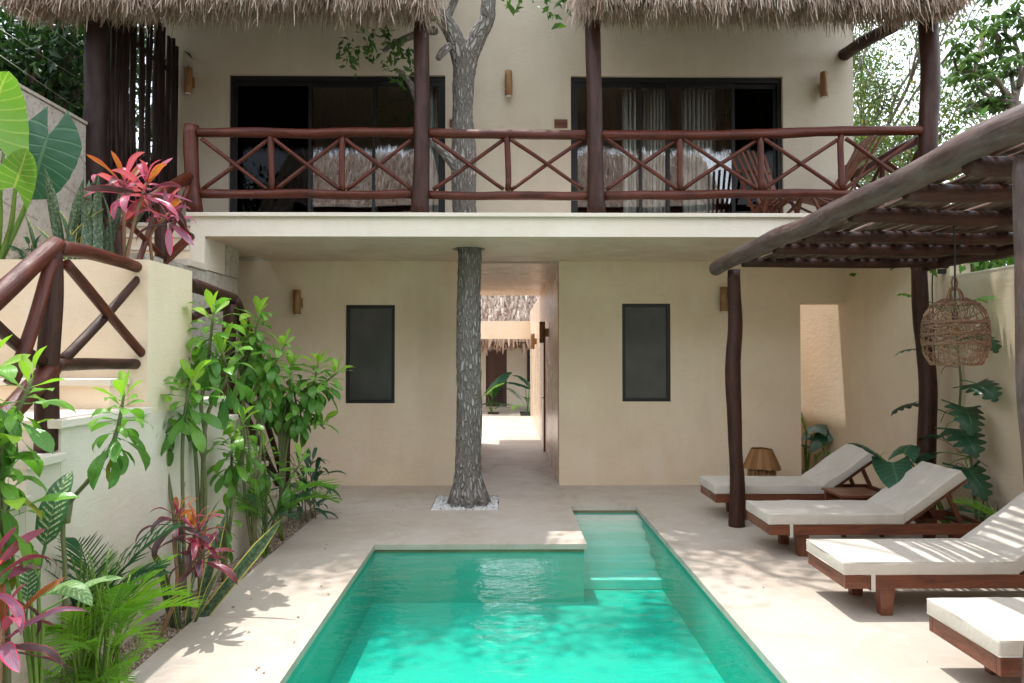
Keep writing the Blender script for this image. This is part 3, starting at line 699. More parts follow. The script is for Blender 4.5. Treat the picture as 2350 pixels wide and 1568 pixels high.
for d, px in ((dl, 1012), (dr, 1322)):
    part('handle', MB().box((X_(px)-.018, YW+.03, ZB+.72), (X_(px)+.018, YW+.06, ZB+.92)), M['black'], d)
# rooms behind the doors
for a, b in ((dl0-.5, dl1+.6), (dr0-.6, 3.60)):  # right room ends early so sun reaches the light well wall
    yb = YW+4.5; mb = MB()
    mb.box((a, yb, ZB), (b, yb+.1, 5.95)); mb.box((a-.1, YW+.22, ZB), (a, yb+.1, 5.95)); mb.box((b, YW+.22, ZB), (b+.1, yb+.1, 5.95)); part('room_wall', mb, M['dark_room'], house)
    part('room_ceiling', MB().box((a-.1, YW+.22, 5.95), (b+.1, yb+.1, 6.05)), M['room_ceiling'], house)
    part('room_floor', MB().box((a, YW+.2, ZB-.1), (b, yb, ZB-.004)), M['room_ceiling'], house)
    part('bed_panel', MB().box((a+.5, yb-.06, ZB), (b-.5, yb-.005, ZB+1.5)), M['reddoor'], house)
part('screen_backing', MB().box((3.72, YW+.24, ZB), (dr1+.05, YW+.30, 5.95)), M['dark_room'], house)  # dark panel added behind the screen where the room is cut short
# lower windows
for w in (wl, wr):
    x0, x1, z0, z1 = w; t = .048
    win = part('window', MB().box((x0, YW+.075, z0), (x1, YW+.10, z1)), M['black'], house)
    f = MB(); f.box((x0, YW+.03, z1-t), (x1, YW+.074, z1)); f.box((x0, YW+.03, z0), (x1, YW+.074, z0+t)); f.box((x0, YW+.03, z0+t), (x0+t, YW+.074, z1-t)); f.box((x1-t, YW+.03, z0+t), (x1, YW+.074, z1-t))
    part('frame', f, M['black'], win); part('pane', MB().box((x0+t, YW+.05, z0+t), (x1-t, YW+.0735, z1-t)), M['frosted'], win)
# passage through the house
YE = 15.2  # ceiling ends early to let more daylight into the passage
part('passage_wall', MB().box((CR, YW+.22, 0), (CR+.2, 21.0, ZC)), M['polished'], house)
part('passage_wall', MB().box((CL-.2, YW+.22, 0), (CL, 14.3, ZC)), M['polished'], house)  # stops short: hidden gap added for side light in the passage
part('passage_ceiling', MB().box((CL-.2, YW+.22, ZC), (CR+.2, YE, ZC+.2)), M['polished'], house)
part('inner_wall', MB().box((-4.6, YW+1.6, 0), (CL-.2, YW+1.7, ZC)), M['wall'], house)
part('inner_ceiling', MB().box((-4.6, YW+.22, ZC), (CL-.2, 14.3, ZC+.2)), M['soffit'], house)
part('inner_ceiling', MB().box((CR+.2, YW+.22, ZC), (dr1+.13, YE, ZC+.2)), M['soffit'], house)
part('inner_wall', MB().box((OX-.2, YW+.22, 0), (OX, 15.3, OZ+.1)), M['wall'], house)
pd = part('passage_door', MB().box((CR-.012, 13.1, .03), (CR, 14.0, 2.15)), M['white_plaster'], house)
part('frame', MB().box((CR-.03, 13.02, 0), (CR, 13.1, 2.2)), M['chair'], pd); part('handle', MB().box((CR-.06, 13.2, .98), (CR-.012, 13.32, 1.01)), M['brass'], pd)
# courtyard beyond the right opening
mb = MB(); mb.box((OX, 15.3, 0), (XR, 15.45, 2.35)); solo('courtyard_wall', mb, M['white_plaster'], 'pale plaster wall closing the light well behind the doorway', 'wall')
# rear house at the end of the passage
rear = thing('rear_house', 'small tan house with thatch fringe and dark door beyond the passage', 'house', (0, 23, 0))
part('wall', wall_holes(-3.5, 3.5, 0, 3.4, 23.4, 23.6, [(U(1115,870,23.4).x, U(1163,870,23.4).x, 0.03, U(1140,800,23.4).z+.35)]), M['wall_up'], rear)
d0, d1 = U(1115,870,23.4).x, U(1163,870,23.4).x
rd = part('door', MB().box((d0, 23.46, .03), (d1, 23.52, 2.3)), M['reddoor'], rear)
for k in range(9): part('louvre', MB().box((d0+.12, 23.44, .22+k*.055), (d1-.12, 23.46, .25+k*.055)), M['darkpole'], rd)
part('handle', MB().box((d1-.17, 23.40, 1.02), (d1-.03, 23.46, 1.06)), M['white'], rd)
part('step', MB().box((-2, 22.6, 0), (2, 23.4, .08)), M['deck'], rear)
part('window', MB().box((U(1210,870,23.4).x, 23.36, .9), (U(1210,870,23.4).x+.6, 23.4, 2.3)), M['black'], rear)
part('header_beam', MB().box((CL-2, 21.0, U(1150,778,21).z), (CR+2, 21.25, U(1150,737,21).z)), M['wall'], rear)

# ------------------------------------------------------------------ thatch
def thatch_mesh(a0, a1, origin, ax, out, zb, slope, up, N, seed, Ls=(.35,.75), wid=.014, depth=.26, ragged=.16):
    """drooping palm strands: a along the eave (ax), out = outward direction, zb = height of the hanging tips"""
    rn = np.random.default_rng(seed); ax = np.array(ax, float); out = np.array(out, float); o = np.array(origin, float)
    a = rn.uniform(a0, a1, N); s = rn.random(N)**1.6*up; dep = rn.random(N)
    cl = np.array([noise.noise(Vector((x*1.7, seed, 0)))*.6 + noise.noise(Vector((x*6, seed, 3)))*.6 for x in np.linspace(a0, a1, 400)])
    lumpy = np.interp(a, np.linspace(a0, a1, 400), cl)
    L = rn.uniform(*Ls, N)
    cs, sn = math.cos(slope), math.sin(slope)
    top = o[None] + ax[None]*a[:,None] - out[None]*(s*cs + dep*.25)[:,None]
    top[:,2] = zb + .34 + s*sn - dep*depth*.9 + .03*rn.normal(size=N)
    hang = rn.uniform(.45, 1.0, N); spread = rn.normal(0, .15, N) + lumpy*.12
    d1 = out[None]*(.55*(1-hang) + .12)[:,None] + ax[None]*spread[:,None]; d1[:,2] = -1
    d1 /= np.linalg.norm(d1, axis=1)[:,None]
    bend = rn.normal(0, .16, N); d2 = d1.copy(); d2 += ax[None]*bend[:,None]; d2 += out[None]*(rn.normal(0, .12, N))[:,None]; d2 /= np.linalg.norm(d2, axis=1)[:,None]
    reach = np.clip((top[:,2] - zb) + lumpy*ragged + rn.normal(0, .05, N) + (rn.random(N) < .05)*rn.uniform(0, .2, N), .10, 5)
    L = np.minimum(L, reach); L = np.where(s > .35, np.minimum(L, .6), L)
    mid = top + d1*(L*.55)[:,None]; tip = mid + d2*(L*.45)[:,None]
    w = wid*rn.uniform(.5, 1.3, N); th = rn.uniform(-1.1, 1.1, N)
    wd = ax[None]*np.cos(th)[:,None] + out[None]*np.sin(th)[:,None]
    V = np.stack([top - wd*w[:,None]*.6, top + wd*w[:,None]*.6, mid - wd*w[:,None]*.5, mid + wd*w[:,None]*.5, tip - wd*w[:,None]*.14, tip + wd*w[:,None]*.14], 1).reshape(-1, 3)
    b = (np.arange(N)*6)[:,None]; F = np.concatenate([b + np.array([[0,1,3,2]]), b + np.array([[2,3,5,4]])])
    return V, F
def thatch_part(parent, sets, m):
    Vs, Fs, k = [], [], 0
    for V, F in sets: Vs.append(V); Fs.append(F+k); k += len(V)
    org = np.array(ORG[parent.name]); o = link('thatch', np_mesh('thatch', np.concatenate(Vs)-org, np.concatenate(Fs)), m, parent, ORG[parent.name]); o['kind'] = 'stuff'; return o
YEV = 7.15                                    # eave line
ze = U(600, 4, YEV).z
def roof(x0, x1, seed, hips):
    zt = ze+.42; sl = R(38); run = 3.2; mb = MB()
    pts = [Vector((0, YEV+.06, ze+.08)), Vector((0, YEV+.03, ze+.30)), Vector((0, YEV+run, ze+.30+run*math.tan(sl))), Vector((0, YEV+run, ze+.05+run*math.tan(sl)))]
    mb.prism([Vector((x0+.08, p.y, p.z)) for p in pts], (x1-x0-.16, 0, 0))
    r = part('roof', mb, M['thatch_body'], house)
    sets = [thatch_mesh(x0, x1, (0, YEV, 0), (1,0,0), (0,-1,0), ze, sl, 1.6, int(4300*(x1-x0)), seed)]
    for h, xe, sg in ((hips[0], x0+.05, -1), (hips[1], x1-.05, 1)):       # verge strands follow the slope at the roof ends
        for k in range(6):
            sets.append(thatch_mesh(.3*k, .3*k+.34, (xe, YEV, 0), (0,1,0), (sg,0,0), ze+.05+.3*k*math.tan(sl), sl, .2, 900, seed+k+(3 if sg > 0 else 50), ragged=.08))
    thatch_part(r, sets, M['thatch'])
    lg = MB(); log(lg, [(x0+.25, YS+.1, ze+.42), (x1-.25, YS+.1, ze+.42)], .08, seed=seed); part('beam', lg, M['post'], r)
    for k in range(6):
        x = x0+.4+(x1-x0-.8)*k/5; lg = MB(); log(lg, [(x, YEV+.15, ze+.20), (x, YW, ze+.20+(YW-YEV-.15)*math.tan(sl))], .045, 8, seed=seed+k); part('rafter', lg, M['post'], r)
    return r
XA1 = U(985, 40, YEV).x; XB0 = U(1337, 40, YEV).x; XB1 = U(2232, 30, YEV).x
roof(U(40, 30, YEV).x-.25, XA1, 11, (1, 1)); roof(XB0, XB1, 23, (1, 1))
mb = MB(); log(mb, [U(1945,118,YW-.1)+Vector((0,.12,0)), U(2060,52,YW-1.2)], .085, seed=3); part('roof_brace', mb, M['post'], house)
# balcony posts carrying the roofs
for i, (pt, pb, r) in enumerate((((968,40),(966,487),.088), ((1356,20),(1370,487),.088), ((2134,20),(2134,487),.10))):
    a = U(*pb, YS+.09); a.z = ZB-.01; b = U(*pt, YS+.09); mb = MB()
    rs = [r*1.18, r, r*.96, r] if i < 2 else [r, r, r]
    pts = [a, a.lerp(b, .25), a.lerp(b, .6)+Vector((.01,0,0)), b+Vector((0,0,.3))] if i < 2 else [a, a.lerp(b, .5), b+Vector((0,0,.3))]
    log(mb, pts, rs, 18, .045, .015, seed=40+i, step=.1); part('post', mb, M['post'], house)
# rear thatch
ft = part('roof', MB().prism([(-2.5,21.45,2.02),(-2.5,21.42,2.2),(-2.5,25.5,5.05),(-2.5,25.5,4.7)], (5,0,0)), M['thatch_body'], rear)
thatch_part(ft, [thatch_mesh(-2.5, 2.5, (0, 21.4, 0), (1,0,0), (0,-1,0), U(1150,800,21.4).z, R(36), 4.0, 7000, 77, (.35,.8), .06)], M['thatch'])

# roof across the pool, behind the camera (seen mirrored in the door glass)
opp = thing('thatched_pavilion', 'tall thatched pavilion across the pool reflected in the door glass', 'pavilion', (0, -8, 0))
mb = MB().prism([(-9.0,-6.0,6.75),(-9.0,-5.95,6.85),(-9.0,-9.4,9.75),(-9.0,-9.4,9.4)], (17.2,0,0)); pr = part('roof', mb, M['thatch_body'], opp)
thatch_part(pr, [thatch_mesh(-9.0, 8.2, (0, -5.8, 0), (1,0,0), (0,1,0), 6.75, R(42), 4.9, 40000, 91, (.5,1.0), .035)], M['thatch'])
part('wall', MB().box((-6.5, -9.3, 0), (6.7, -9.0, 7.4)), M['wall_up'], opp)
for x in (-6.3, -2.1, 2.2, 6.5):
    mb = MB(); log(mb, [(x, -6.3, -.05), (x, -6.3, 7.3)], .12, seed=int(x*3)+60, step=.2); part('post', mb, M['post'], opp)

# ------------------------------------------------------------------ left: stone wall, stairs, planter
def voronoi(u0, u1, v0, v1, n, seed):
    rn = random.Random(seed); pts = []
    for _ in range(n*40):
        p = (rn.uniform(u0, u1), rn.uniform(v0, v1))
        if all((p[0]-q[0])**2+(p[1]-q[1])**2 > .55*(u1-u0)*(v1-v0)/n for q in pts): pts.append(p)
        if len(pts) >= n: break
    out = []
    for i, p in enumerate(pts):
        poly = [(u0,v0),(u1,v0),(u1,v1),(u0,v1)]
        for j, q in enumerate(pts):
            if i == j: continue
            mx_, my_ = (p[0]+q[0])/2, (p[1]+q[1])/2; nx, ny = q[0]-p[0], q[1]-p[1]
            new = []
            for k in range(len(poly)):
                a, b = poly[k], poly[(k+1) % len(poly)]
                da = (a[0]-mx_)*nx+(a[1]-my_)*ny; db = (b[0]-mx_)*nx+(b[1]-my_)*ny
                if da <= 0: new.append(a)
                if da*db < 0: t = da/(da-db); new.append((a[0]+(b[0]-a[0])*t, a[1]+(b[1]-a[1])*t))
            poly = new
            if not poly: break
        if len(poly) < 3: continue
        c = (sum(a for a, _ in poly)/len(poly), sum(b for _, b in poly)/len(poly))
        shr = []
        for a, b in poly:
            l = math.hypot(a-c[0], b-c[1]); k = max(.5, 1-.0032/max(l, .01)); shr.append((c[0]+(a-c[0])*k, c[1]+(b-c[1])*k))
        out.append(shr)
    return out
def clad(parent, to3, nrm, polys, seed):
    rn = random.Random(seed); nrm = Vector(nrm)
    for poly in polys:
        th = rn.uniform(.012, .022)
        pts = []
        for k in range(len(poly)):              # rough the outline a little
            a, b = poly[k], poly[(k+1) % len(poly)]; pts += [a, ((a[0]+b[0])/2+rn.uniform(-.004,.004), (a[1]+b[1])/2+rn.uniform(-.004,.004))]
        mb = MB(); P = [to3(*p) for p in pts]
        n = len(P); c = sum(P, Vector())/n; v = P + [p+nrm*th for p in P] + [c+(p-c)*.96+nrm*(th+.006) for p in P]
        f = [(i,(i+1)%n,n+(i+1)%n,n+i) for i in range(n)] + [(n+i,n+(i+1)%n,2*n+(i+1)%n,2*n+i) for i in range(n)] + [tuple(range(2*n,3*n))]
        # keep outward orientation
        if (P[1]-P[0]).cross(P[2]-P[1]).dot(nrm) < 0: f = [q[::-1] for q in f]
        mb.add(v, f); mb.smooth = False; part('stone', mb, M['stone'], parent)
zsw = W(0, 165, XL).z; zsw2 = W(385, 392, XL).z
sw = thing('stone_wall', 'tall pale rubble stone boundary wall behind the stairs', 'wall', (XL, 5, 0))
part('wall_core', MB().prism([(XL-.25,.5,-1),(XL-.25,YW,-1),(XL-.25,YW,zsw2-.01),(XL-.25,.5,zsw-.01)], (.25-.001,0,0)), M['mortar'], sw)
clad(sw, lambda u, v: Vector((XL, u, v)), (1,0,0), voronoi(3.6, YW-.01, 1.3, min(zsw, zsw2), 62, 4), 4)
part('coping', MB().prism([(XL-.27,.5,zsw-.011),(XL-.27,YW-.01,zsw2-.011),(XL-.27,YW-.01,zsw2+.02),(XL-.27,.5,zsw+.02)], (.305,0,0)), M['stone'], sw)
pier = thing('stone_pier', 'rubble clad stone pier holding up the balcony beside the stairs', 'pier', (-3.4, 7.8, 0))
SP = SX0-.005
part('pier_core', MB().prism([(SP-.2,6.35,0),(SP-.2,8.57,0),(SP-.2,8.57,ZC-.002),(SP-.2,YS+.56,ZC-.002),(SP-.2,YS+.56,2.73),(SP-.2,6.35,2.73)], (.2,0,0)), M['mortar'], pier)
clad(pier, lambda u, v: Vector((SP, u, v)), (1,0,0), voronoi(6.36, 8.56, 0.01, 2.72, 20, 9), 9)
clad(pier, lambda u, v: Vector((SP, u, v)), (1,0,0), voronoi(YS+.57, 8.56, 2.735, ZC-.01, 3, 10), 10)
# upper flight beside the pier
up = thing('upper_stairs', 'cream plastered upper flight of steps rising to the balcony end', 'stairs', (-4, 7.2, 1.6))
part('landing', MB().box((XL+.035, 7.17, 2.72), (SP+.05, 7.62, 2.79)), M['white_plaster'], up, bev=.006)
for i, (y0, z) in enumerate(((7.60, 2.985), (7.88, 3.17), (8.16, ZB-.006))):
    part('riser', MB().box((XL+.035, y0+.02, z-.19), (U(437,520,YS).x, y0+.30 if i < 2 else YW-.005, z-.045)), M['wall'], up)
    part('tread', MB().box((XL+.036, y0, z-.044), (U(437,520,YS).x-.003, y0+.31 if i < 2 else YW-.006, z)), M['white_plaster'], up, bev=.005)
for i in range(6):
    z = 1.65+.19*(i+1); y0 = 5.56+.27*i
    part('step', MB().box((XL+.035, y0, 1.2), (SP-.21, 7.17, z-.002*i)), M['wall'], up)
# lower double stair with landings
st = thing('garden_stairs', 'cream plastered garden stairs with pale tread slabs beside the planting strip', 'stairs', (-3.4, 5, 0))
ZL = 1.45; yl0 = W(133, 955, XP).y; ybk = W(341, 593, XP).y; ybk2 = W(441, 630, XP).y
part('side_wall', MB().box((XL+.034, yl0+.03, -.3), (XP, 6.0, ZL-.05)), M['white_plaster'], st)
part('landing', MB().box((XL+.035, yl0-.02, ZL-.049), (XP+.035, ybk-.003, ZL)), M['white_plaster'], st, bev=.007)
part('landing', MB().box((SP+.04, ybk2+.003, ZL-.049), (XP+.035, 6.02, ZL)), M['white_plaster'], st, bev=.007)
for i in range(7):                              # towards the viewer
    z = ZL-.18*(i+1); y1 = yl0+.03-.27*i
    part('riser', MB().box((XL+.034, y1-.27, -.3), (XP-.002*i-.002, y1, z-.05)), M['white_plaster'] if 0 else M['wall'] if 0 else M['white_plaster'], st)
    part('tread', MB().box((XL+.035, y1-.30, z-.049), (XP+.034, y1+.0, z)), M['white_plaster'], st, bev=.007)
for i in range(7):                              # towards the house
    z = ZL-.18*(i+1); y0 = 6.0+.27*i
    part('riser', MB().box((SP+.035, y0, -.1), (XP-.002*i-.002, y0+.27, z-.05)), M['white_plaster'], st)
    part('tread', MB().box((SP+.036, y0-.0, z-.049), (XP+.034, y0+.30, z)), M['white_plaster'], st, bev=.007)
part('step', MB().box((XL+.036, ybk-.22, ZL+.001), (W(270,872,XP).x-.13, ybk-.004, ZL+.15)), M['wall'], st)
part('tread', MB().box((XL+.037, ybk-.25, ZL+.151), (W(270,872,XP).x-.11, ybk-.003, ZL+.195)), M['white_plaster'], st, bev=.006)
zpl = 2.45
pl = thing('raised_planter', 'smooth cream plastered raised planter block behind the stair rail', 'planter', (-3.4, ybk, ZL))
part('planter_wall', grid_solid([XL+.034, XL+.13, XP-.09, XP], [ybk, ybk+.09, ybk2-.09, ybk2], lambda x, y: not (XL+.13 < x < XP-.09 and ybk+.09 < y < ybk2-.09), lambda x, y, w: (x, y, w), ZL-.05, zpl), M['wall'], pl)
part('soil', MB().box((XL+.13, ybk+.09, 1.5), (XP-.09, ybk2-.09, zpl-.06)), M['soil'], pl)

# right garden wall: lower run towards the viewer, higher run under the balcony
gw = thing('garden_wall', 'smooth cream garden wall behind the loungers', 'wall', (XR, 6, 0))
ys_ = W(2180, 640, XR).y; zw1 = W(2300, 617, XR).z
part('low_run', MB().box((XR, -4, -1), (XR+.2, ys_, zw1)), M['wall'], gw); part('coping', MB().box((XR-.004, -4, zw1+.0005), (XR+.21, ys_, zw1+.02)), M['white_plaster'], gw)
part('high_run', MB().box((XR-.002, ys_, -1), (XR+.22, YW+.22, ZC-.002)), M['wall'], gw)
part('rear_run', MB().box((XR, YW+.2205, -1), (XR+.22, 15.5, 2.75)), M['wall'], gw)
b = W(2170, 622, XR); part('bracket', MB().box((XR-.07, b.y-.02, b.z-.03), (XR-.002, b.y+.03, b.z+.02)), M['black'], gw)

# ================================================================== RAILINGS
sd = [100]
def pole(parent, name, pts, r, m='pole', seg=14, lump=.06, wob=.012, label=None):
    sd[0] += 1; mb = MB(); log(mb, pts, r, seg, lump*1.35, wob, seed=sd[0], step=.07); return part(name, mb, M[m], parent, label)
YRL = YS+.09
rail = thing('balcony_railing', 'dark red varnished log railing with crossed braces along the balcony', 'railing', (0, YRL, ZB))
a = U(443, 487, YRL); b = U(441, 288, YRL); pole(rail, 'post', [a+Vector((.02,0,0)), a.lerp(b,.35), a.lerp(b,.8)+Vector((-.012,0,0)), b], [.088,.075,.078,.08])
def V3(x, y): return U(x, y, YRL)
for p, q in (((456,303),(950,303)), ((986,305),(1344,310)), ((1380,310),(2120,302))):
    n = 2 if q[0]-p[0] < 500 else 4
    pts = [V3(p[0]+(q[0]-p[0])*k/n, p[1]+(q[1]-p[1])*k/n + (random.Random(k+p[0]).uniform(-3,3) if 0 < k < n else 0)) for k in range(n+1)]
    pole(rail, 'top_rail', pts, .054, lump=.09)
for p, q in (((456,443),(945,446)), ((986,448),(1350,449)), ((1388,449),(2000,446))):
    n = 2 if q[0]-p[0] < 500 else 4
    pts = [V3(p[0]+(q[0]-p[0])*k/n, p[1]+(q[1]-p[1])*k/n + (random.Random(k*3+p[0]).uniform(-2.5,2.5) if 0 < k < n else 0)) for k in range(n+1)]
    pole(rail, 'bottom_rail', pts, .049, lump=.10)
stops = [(456, 622), (622, 787), (787, 950), (986, 1164), (1164, 1346), (1384, 1561), (1561, 1745), (1745, 1931), (1931, 2112)]
for x in (622, 787, 1164, 1561, 1745, 1931): pole(rail, 'baluster', [V3(x, 311), V3(x+1, 437)], .034)
for i, (x0, x1) in enumerate(stops):
    l, r_ = x0+8, x1-8
    pole(rail, 'brace', [V3(l, 320)+Vector((0,-.018,0)), V3((l+r_)/2, 377)+Vector((0,-.018,0)), V3(r_, 435)+Vector((0,-.018,0))], .0225, seg=10, wob=.008)
    pole(rail, 'brace', [V3(l, 435)+Vector((0,.018,0)), V3((l+r_)/2, 377)+Vector((0,.02,0)), V3(r_, 320)+Vector((0,.018,0))], .0225, seg=10, wob=.008)
xc = U(2134, 300, YRL).x
zt_, zb_ = V3(2110, 302).z, V3(1990, 446).z
pole(rail, 'side_rail', [(xc, YRL, zt_-.02), (xc, YW-.1, zt_-.04)], .055); pole(rail, 'side_rail', [(xc, YRL, zb_), (xc, YW-.1, zb_)], .05)
ym = (YRL+YW)/2; pole(rail, 'baluster', [(xc, ym, zb_), (xc, ym, zt_)], .035)
for y0, y1 in ((YRL+.1, ym-.05), (ym+.05, YW-.12)):
    pole(rail, 'brace', [(xc+.015, y0, zt_-.06), (xc+.015, y1, zb_+.06)], .024, seg=10); pole(rail, 'brace', [(xc-.015, y0, zb_+.06), (xc-.015, y1, zt_-.06)], .024, seg=10)
# front stair rail
XQ = XP-.075
fr = thing('stair_railing', 'thick varnished log railing on the stair landing before the raised planter', 'railing', W(110, 1020, XQ))
def Q(x, y): return W(x, y, XQ)
pb = W(110, 1024, XQ); pt_ = W(119, 572, XQ); pole(fr, 'post', [pb-Vector((0,0,.02)), pb.lerp(pt_,.5), pt_], [.062,.054,.048], 'post', 18)
tA = W(122, 566, XQ); dn = Vector((0, -1, -.76)).normalized()
pole(fr, 'top_rail', [tA+Vector((0,.03,.02)), tA+dn*.5, tA+dn*1.4], .050, seg=18)
pole(fr, 'top_rail', [tA+Vector((0,.04,0)), Q(230,585), Q(334,617)], [.046,.043,.038], seg=18, lump=.09)
pole(fr, 'bottom_rail', [Q(128,838), Q(230,836), Q(333,833)], .036, 'post', 16)
tB = Q(115, 845); pole(fr, 'bottom_rail', [tB, tB+dn*.5, tB+dn*1.4], .055, seg=16)
off = Vector((.03,0,0))
pole(fr, 'brace', [Q(140,605)+off, Q(335,838)+off], .030, seg=12); pole(fr, 'brace', [Q(148,825)-off*.6, Q(240,728)-off*.6, Q(333,625)-off*.6], [.030,.031,.024], 'post', 12)
pole(fr, 'brace', [Q(112,600)+off, Q(10,880)+off], .034, seg=12); pole(fr, 'brace', [Q(100,830), Q(30,780), W(-60, 700, XQ)], .03, 'post', 12)
pole(fr, 'post', [tA+dn*1.35-Vector((0,0,1.15)), tA+dn*1.35], .06, 'post', 16)
# far stair rail
br = thing('stair_railing', 'dark log railing descending to the deck behind the leafy shrubs', 'railing', W(525, 951, XQ))
p1 = W(525, 951, XQ); p1t = W(527, 700, XQ)
pole(br, 'post', [p1, p1t], .062, 'post', 16)
pole(br, 'top_rail', [W(436, 652, XQ), W(470, 662, XQ), W(532, 686, XQ)], .058, 'post', 16)
eb = Vector((XQ, 8.0, 0)); pole(br, 'post', [eb, eb+Vector((0,0,1.0))], .062, 'post', 14)
pole(br, 'top_rail', [W(532, 686, XQ), eb+Vector((0,.03,1.03))], .055, 'post', 14)
pole(br, 'bottom_rail', [p1+Vector((0,0,.25)), eb+Vector((0,0,.2))], .045, 'post', 12)
pole(br, 'brace', [p1+Vector((.03,.05,.95)), eb+Vector((.03,-.05,.25))], .03, 'post', 10); pole(br, 'brace', [p1+Vector((-.02,.1,.3)), eb+Vector((-.02,-.1,.9))], .03, 'post', 10)
pole(br, 'brace', [W(441, 730, XQ), W(520, 700, XQ)], .03, 'post', 10)
# upper stair rail
XS = SP-.02
ur = thing('stair_railing', 'slender log railing climbing the upper flight to the balcony post', 'railing', W(272, 600, XS))
pole(ur, 'post', [W(272, 640, XS), W(270, 500, XS)], .058, 'post', 14); pole(ur, 'post', [W(369, 600, XS), W(367, 450, XS)], .055, 'post', 14)
pole(ur, 'top_rail', [W(262, 516, XS), W(350, 455, XS), U(437, 405, YRL)], .056, 'pole', 14)
pole(ur, 'bottom_rail', [W(330, 640, XS), W(380, 596, XS), W(437, 543, XS)], .045, 'pole', 14)
pole(ur, 'brace', [W(290, 510, XS), W(375, 592, XS)], .026, 'pole', 10); pole(ur, 'brace', [W(310, 625, XS), W(355, 480, XS)], .026, 'pole', 10)
pole(ur, 'brace', [W(378, 470, XS), W(436, 540, XS)], .026, 'pole', 10); pole(ur, 'brace', [W(376, 570, XS), W(432, 430, XS)], .026, 'pole', 10)

# ================================================================== POLE SCREEN
scr = thing('pole_screen', 'dark vertical pole privacy screen at the balcony end above the stone wall', 'screen', (XL, 8.6, ZB))
pole(scr, 'post', [(XL+.06, YRL, 2.9), (XL+.05, YRL+.01, 4.4), (XL+.06, YRL, 6.1)], [.13,.12,.12], 'darkpole', 16, .05)
rs_ = random.Random(8); y = YRL+.17
zf0, zf1 = 6.5, W(388, 100, XL+.05).z
while y < YW-.03:
    r = rs_.uniform(.022, .042); k = (y-YRL)/(YW-YRL)
    pole(scr, 'pole', [(XL+.05+rs_.uniform(-.02,.02), y, 3.0), (XL+.05+rs_.uniform(-.015,.015), y+rs_.uniform(-.02,.02), 4.5), (XL+.05+rs_.uniform(-.02,.02), y+rs_.uniform(-.03,.03), zf0+(zf1-zf0)*k**1.5+rs_.uniform(-.04,.04))], [r*1.1, r, r*.85], 'darkpole', 8, .05, .01)
    y += r*2+rs_.uniform(.0, .03) + (.035 if rs_.random() < .3 else 0)
for z in (3.6, 5.7): pole(scr, 'crosspole', [(XL-.01, YRL, z), (XL-.01, YW-.05, z)], .035, 'darkpole', 8)

# ================================================================== PERGOLA
pg = thing('pergola', 'weathered log pergola with stick roof shading the loungers', 'pergola', (3.4, 5.3, 0))
pA = G(1692, 1208); ztop = U(1690, 620, pA.y).z
pole(pg, 'post', [pA-Vector((0,0,.03)), U(1688,1040,pA.y), U(1680,850,pA.y), U(1688,740,pA.y), Vector((U(1685,625,pA.y).x, pA.y, ztop))], [.083,.072,.078,.074,.066], 'post', 18, .05)
XB = pA.x - .05
e0 = U(1662, 607, pA.y-.05)
e1 = W(2352, 283, XB+.02)
dirb = (e1-e0)
pole(pg, 'beam', [e0+Vector((-.02,.22,-.02)), e0.lerp(e1,.3)+Vector((0,0,.01)), e0.lerp(e1,.62), e1, e1+dirb.normalized()*1.6], [.075,.080,.079,.082,.084], 'beam', 22, .05, .012)
pC = U(2124, 1050, 7.33); pC.z = 0
pole(pg, 'post', [pC, Vector((pC.x+.02, 7.33, .8)), U(2128,880,7.33), U(2118,740,7.33), U(2112,606,7.33)], [.095,.088,.09,.082,.075], 'post', 18, .06)
pN = Vector((2.53, 3.30, 0)); pole(pg, 'post', [pN, pN+Vector((.02,0,.8)), pN+Vector((-.01,0,1.7)), pN+Vector((-.01,0,2.75))], [.07,.064,.07,.062], 'beam', 18, .07)
pole(pg, 'beam', [Vector((pC.x+.03, 7.5, 2.74)), Vector((pC.x+.02, 5.5, 2.76)), Vector((pC.x, 1.6, 2.80))], .075, 'post', 16)
pole(pg, 'post', [Vector((pC.x, 3.2, -.05)), Vector((pC.x, 3.2, 2.75))], .08, 'post', 14)
XRt = pC.x+.06
cross = [(605, 2105, .047), (574, 2200, .05), (544, 2350, .047), (497, 2350, .052), (440, 2350, .055), (376, 2350, .056)]
zs_c = []
for i, (py, pxr, r) in enumerate(cross):
    z = e0.z-.03+.012*i; Yc = (z-CAMZ)/((815-py)/FPX)
    zs_c.append((Yc, z+r)); xr = U(pxr, py, Yc).x if pxr < 2300 else XRt+.05
    pole(pg, 'crossbeam', [(XB+.02, Yc, z+.01), ((XB+XRt)/2, Yc, z), (max(xr, XRt), Yc, z)], r, 'post', 16, .06)
for Yc in (2.6, 1.9): pole(pg, 'crossbeam', [(XB, Yc, 2.85), (XRt, Yc, 2.85)], .065, 'post', 12)
rs_ = random.Random(31); x = XB+.13; ztop_f, ztop_n = zs_c[0][1], zs_c[-1][1]; yF, yN = zs_c[0][0], zs_c[-1][0]
while x < XRt+.02:                               # one object for every roof stick
    r = rs_.uniform(.013, .021); ya, yb = yF+rs_.uniform(.05,.22), 1.7+rs_.uniform(-.2,.2)
    zz = lambda y: ztop_f+(ztop_n-ztop_f)*(yF-y)/(yF-yN)+r+.004
    sk = rs_.uniform(-.045, .045)
    pole(pg, 'stick', [(x-sk, ya, zz(ya)), (x, (ya+yb)/2, zz((ya+yb)/2)+rs_.uniform(-.004,.008)), (x+sk, yb, zz(yb))], [r*1.15, r, r*.8], 'stick', 7, .08, .012)
    x += r*2*rs_.uniform(.82, 1.12) + (.013 if rs_.random() < .34 else 0)

